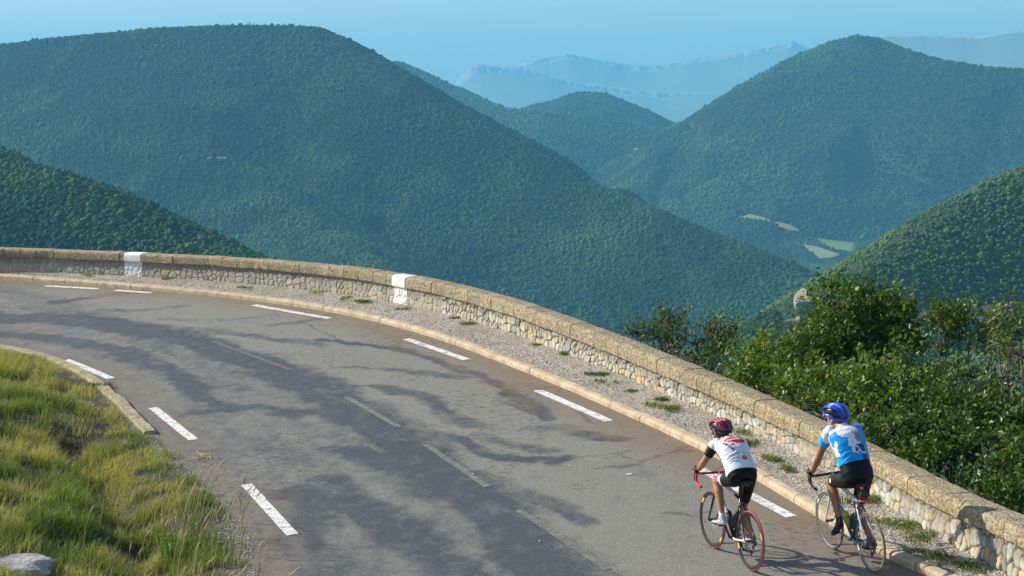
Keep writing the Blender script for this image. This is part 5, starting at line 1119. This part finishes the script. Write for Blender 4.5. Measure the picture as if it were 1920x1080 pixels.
m_cloth = mat('lycra', rough=.55, attr=True); m_cloth.node_tree.nodes['Principled BSDF'].inputs['Specular IOR Level'].default_value = .25
m_glove = mat('black_glove', (.015, .015, .017), .7); m_silver = mat('silver_shoe', (.52, .53, .55), .3, .2); m_bkshoe = mat('black_shoe', (.02, .02, .022), .35)
m_hair = mat('dark_hair', (.02, .016, .012), .7); m_hair2 = mat('grey_hair', (.14, .13, .12), .7)
def inpoly(x, y, poly):
    r = np.zeros(len(x), bool)
    for a, b in zip(poly, poly[1:]+poly[:1]): r ^= ((a[1] > y) != (b[1] > y)) & (x < (b[0]-a[0])*(y-a[1])/(b[1]-a[1]+1e-9)+a[0])
    return r
def paint1(me, t, y, dep, V, arms):            # white jersey; u runs left (+) / right (-), t from hip 0 to shoulder 1
    c = np.tile((.78, .79, .81), (len(V), 1)); back = dep > -.01; n_ = .02*(fbm(y*25, t*12, 3, 9)-.5)
    logo = (((y-.055)/.058)**2+((t-.86)/.085)**2 < 1) | (((y+.045)/.080)**2+((t-.80)/.095)**2 < 1) | (((y-.01)/.065)**2+((t-.94)/.085)**2 < 1) | (((y+.095)/.035)**2+((t-.87)/.08)**2 < 1)
    c[back & logo] = (.72, .008, .03)
    c[back & inpoly(y, t, [(.075, .71), (.025, .72), (.03, .655), (.07, .65)])] = (.72, .01, .035)
    c[back & (((y+.035)/.036)**2+((t-.30)/.052)**2 < 1)] = (.60, .01, .03)
    pk = back & (abs(t-.44-.10*(y/.1)**2*-.6) < .008) & (abs(y) < .12); c[pk] = (.22, .25, .32)          # pocket edges, their shading drawn into the cloth colour
    for yy in (.03, -.085): c[back & (abs(y-yy) < .003) & (t > .16) & (t < .44)] = (.28, .31, .38)  # upright pocket divisions, shading painted on the same way
    c[back & (abs(t-.225) < .008) & (abs(y-.075) < .025)] = (.12, .12, .15); c[back & (abs(t-.27) < .007) & (abs(y+.13) < .02)] = (.1, .1, .2)
    # dark side panels and inner sleeves
    sidep = (dep < .015) & (abs(y) > .105) & (t < .80); pat = fbm(y*40+dep*60, t*22, 2, 12); c[sidep & (t > .5)] = (.02, .02, .025); c[sidep & (t <= .5) & (pat > .55)] = (.10, .10, .13)
    for s in (1, -1):
        sh_, el, wr = arms[s]; d = (el-sh_)/np.linalg.norm(el-sh_); q_ = (V-sh_)@d; inner = (np.cross(V-sh_, d)@np.array([.0, 0., 1.]))
        rad = V-sh_-np.outer(q_, d); arm_ = (q_ > .045) & (np.linalg.norm(rad, axis=1) < .085) & (V[:, 1]*s > .12); blk = arm_ & ((V[:, 0]-sh_[0]-q_*d[0]) < .030); c[blk] = (.012, .012, .014)
    scr = back & inpoly(y, t, [(.150, .80), (.120, .80), (.045, .50), (.075, .50)]) & (fbm(y*90+t*30, t*60, 2, 14) > .60); c[scr] = (.12, .13, .14)
    set_col(me, c); me.materials.append(m_cloth)
def sp1(V, c, legs):
    kn = legs[1][1]; d = V-kn; m_ = (V[:, 1] > .03) & (np.linalg.norm(V-(legs[1][0]+(kn-legs[1][0])*.60), axis=1) < .10) & (fbm(V[:, 0]*30, V[:, 2]*30, 2, 3) > .45) & (V[:, 1] > .14); c[m_] = (.62, .60, .62)
    h = legs[1][0]; u = (kn-h)/np.linalg.norm(kn-h); for_ = 0
    q_ = (V-h)@u; Lk = np.linalg.norm(kn-h); c[(q_ > Lk*.66) & (V[:, 1] > .02)] = (.40, .03, .10)
def paint2(me, t, y, dep, V, arms):
    c = np.tile((.0, .33, .78), (len(V), 1)); c = c*(.9+.25*fbm(y*12, t*6, 2, 4))[:, None]; back = dep > -.03; n_ = .05*(fbm(y*14, t*9, 3, 6)-.5)*2
    cloud = ((t+n_ > .90) & (y > -.10)) | ((((y-.06)/.085)**2+((t-.86)/.12)**2) < 1) | ((((y+.01+n_)/.080)**2+((t-.72+n_)/.20)**2) < 1) | ((((y-.03)/.05)**2+((t-.57+n_)/.07)**2) < 1); c[back & cloud] = (.80, .79, .84)
    c[back & inpoly(y, t, [(.0, .86), (-.115, .87), (-.125, .70), (-.09, .60), (-.045, .60), (-.02, .68), (-.035, .76)])] = (.30, .28, .32)
    c[back & inpoly(y, t, [(-.02, .80), (-.03, .795), (-.07, .70), (-.10, .74), (-.075, .66)])] = (.16, .15, .18)
    for (a, b_, r_) in ((-.005, .46, .045), (-.085, .44, .05)):
        q_ = np.hypot((y-a)/.8, (t-b_)*L2_); c[back & (abs(q_-r_*.8) < .008)] = (.80, .79, .82); c[back & (q_ < r_*.6)] = (.06, .08, .16)
    c[back & (((y-.03)/.022)**2+((t-.46)/.05)**2 < 1)] = (.82, .80, .84); c[back & inpoly(y, t, [(-.03, .56), (-.10, .56), (-.12, .42), (-.07, .40)])] = (.05, .08, .16); c[back & inpoly(y, t, [(-.055, .36), (-.12, .36), (-.125, .18), (-.06, .18)])] = (.04, .10, .22)
    c[back & (abs(t-.895) < .009) & (abs(y-.03) < .030) & (fbm(y*160, t*10, 1, 3) > .35)] = (.20, .18, .26); c[back & (abs(t-.885) < .006) & (abs(y+.06) < .05)] = (.45, .42, .50)
    c[back & (t < .155) & (y < -.04) & (y > -.12)] = (.75, .70, .75); c[t > 1.0] = (.62, .60, .68)
    sh_, el, wr = arms[1]; d = (el-sh_)/np.linalg.norm(el-sh_); q_ = (V-sh_)@d; m_ = (V[:, 1] > .17) & (q_ > .02); c[m_ & (fbm(V[:, 0]*14+2, V[:, 2]*14, 2, 8) > .60)] = (.80, .79, .84)
    pass
    set_col(me, c); me.materials.append(m_cloth)
def sp2(V, c, legs):
    h, kn = legs[1][0], legs[1][1]; p = h+(kn-h)*.70; m_ = (abs(np.linalg.norm(V-(p+[0, .065, .01]), axis=1)-.018) < .008); c[m_] = (.65, .68, .70)
A_ = lambda *v: np.array(v, float)
J1_ = dict(hip=A_(.235, 0, 1.02), sh=A_(.605, 0, 1.31), head=A_(.765, .01, 1.395), face=A_(1., .10, -.22), elbow={1: A_(.70, .255, 1.085), -1: A_(.72, -.255, 1.08)}, wrist={1: A_(.905, .212, .958), -1: A_(.905, -.212, .958)},
  ankle={1: A_(.455, .125, .505), -1: A_(.245, -.125, .235)}, toe={1: A_(.60, .13, .42), -1: A_(.39, -.13, .145)}, heel={1: A_(-.055, 0, -.055), -1: A_(-.055, 0, -.055)})
r1, i1 = rider(M1, 'cyclist in white jersey with red emblem and red and black helmet, nearer the road centre', J1_, dict(k=.97, thigh=.43, shin=.425, skin=skinmat('tanned_skin', (.46, .19, .10)), sleeve=.62, hem=.02, paint=paint1, jersey=None, short=.78, shortpaint=sp1, sock=m_capw, shoe=m_silver, strap=m_dkmetal, glove=m_glove, helm=[mat('red_helmet_shell', (.50, .01, .03), .25, coat=.4), mat('crimson_helmet_shell', (.40, .01, .03), .25, coat=.4), mat('dark_red_helmet_shell', (.16, .01, .04), .25, coat=.4)], rimc=m_blk, chin=m_blk, hair=m_hair))
L2_ = .62
J2_ = dict(hip=A_(.235, 0, 1.03), sh=A_(.545, 0, 1.495), head=A_(.660, .02, 1.60), face=A_(1., .42, -.05), elbow={1: A_(.635, .265, 1.19), -1: A_(.66, -.265, 1.19)}, wrist={1: A_(.905, .212, .960), -1: A_(.905, -.212, .960)},
  ankle={1: A_(.475, .125, .50), -1: A_(.215, -.125, .275)}, toe={1: A_(.60, .13, .325), -1: A_(.35, -.13, .18)}, heel={1: A_(-.04, 0, -.02), -1: A_(-.055, 0, -.055)})
m_bl = mat('blue_helmet_shell', (.01, .06, .55), .22, coat=.5)
r2, i2 = rider(M2, 'cyclist in blue and white jersey and blue helmet riding next to the kerb and wall', J2_, dict(k=1.02, thigh=.45, shin=.44, skin=skinmat('sunburnt_skin', (.40, .155, .085)), sleeve=.55, hem=.24, paint=paint2, jersey=None, short=.84, shortpaint=sp2, sock=m_bkshoe, shoe=m_bkshoe, strap=m_dkmetal, glove=m_glove, helm=[m_bl, m_bl, mat('pale_blue_shell', (.10, .30, .85), .25)], rimc=m_bl, chin=m_capw, hair=m_hair2, cap=True))
# lettering on the jerseys, wrapped onto the cloth
def lettering(text, size, u0, t0, ang, info, m, name='lettering', shear=0):
    cu = bpy.data.curves.new('txt', 'FONT'); cu.body = text; cu.size = size; cu.align_x = 'CENTER'; cu.align_y = 'CENTER'; cu.shear = shear; cu.offset = size*.02; cu.resolution_u = 3; to = bpy.data.objects.new('txt', cu); C.objects.link(to)
    dg = bpy.context.evaluated_depsgraph_get(); me = bpy.data.meshes.new_from_object(to.evaluated_get(dg)); bpy.data.objects.remove(to)
    bm = bmesh.new(); bm.from_mesh(me); bmesh.ops.triangulate(bm, faces=bm.faces); bmesh.ops.subdivide_edges(bm, edges=[e_ for e_ in bm.edges if e_.calc_length() > size*.2], cuts=2, use_grid_fill=False)
    jo = info['jersey'].data; bv = BVHTree.FromPolygons([v.co for v in jo.vertices], [p.vertices[:] for p in jo.polygons]); e, bk, hip, L = info['e'], info['bk'], info['hip'], info['L']; ca, sa = math.cos(ang), math.sin(ang)
    for v in bm.verts:
        x, y = v.co.x*ca-v.co.y*sa, v.co.x*sa+v.co.y*ca; p = hip+e*(t0*L+y)+np.array([0, u0-x, 0])+bk*.4; h = bv.ray_cast(Vector(p), Vector(-bk), .6)
        v.co = (h[0]+Vector(bk)*.0035) if h[0] else Vector(p-bk*.28)
    bm.to_mesh(me); bm.free(); me.materials.clear(); me.materials.append(m); return link(bpy.data.objects.new(name, me), info['jersey'])
m_lw = mat('white_print', (.80, .78, .78), .6); m_lg = mat('grey_print', (.30, .32, .42), .6); m_ld = mat('dark_print', (.08, .08, .10), .6); m_lo = mat('orange_print', (.80, .25, .08), .6)
lettering('Dimago', .058, .012, .865, .22, i1, m_lw, shear=.35); lettering('TENG', .026, -.03, .70, .03, i1, m_lg); lettering('Dima', .020, -.035, .30, .15, i1, m_lw); lettering('Chilisport', .038, .098, .66, 1.15-math.pi*.68, i1, m_ld, shear=.3)
#__PART5__
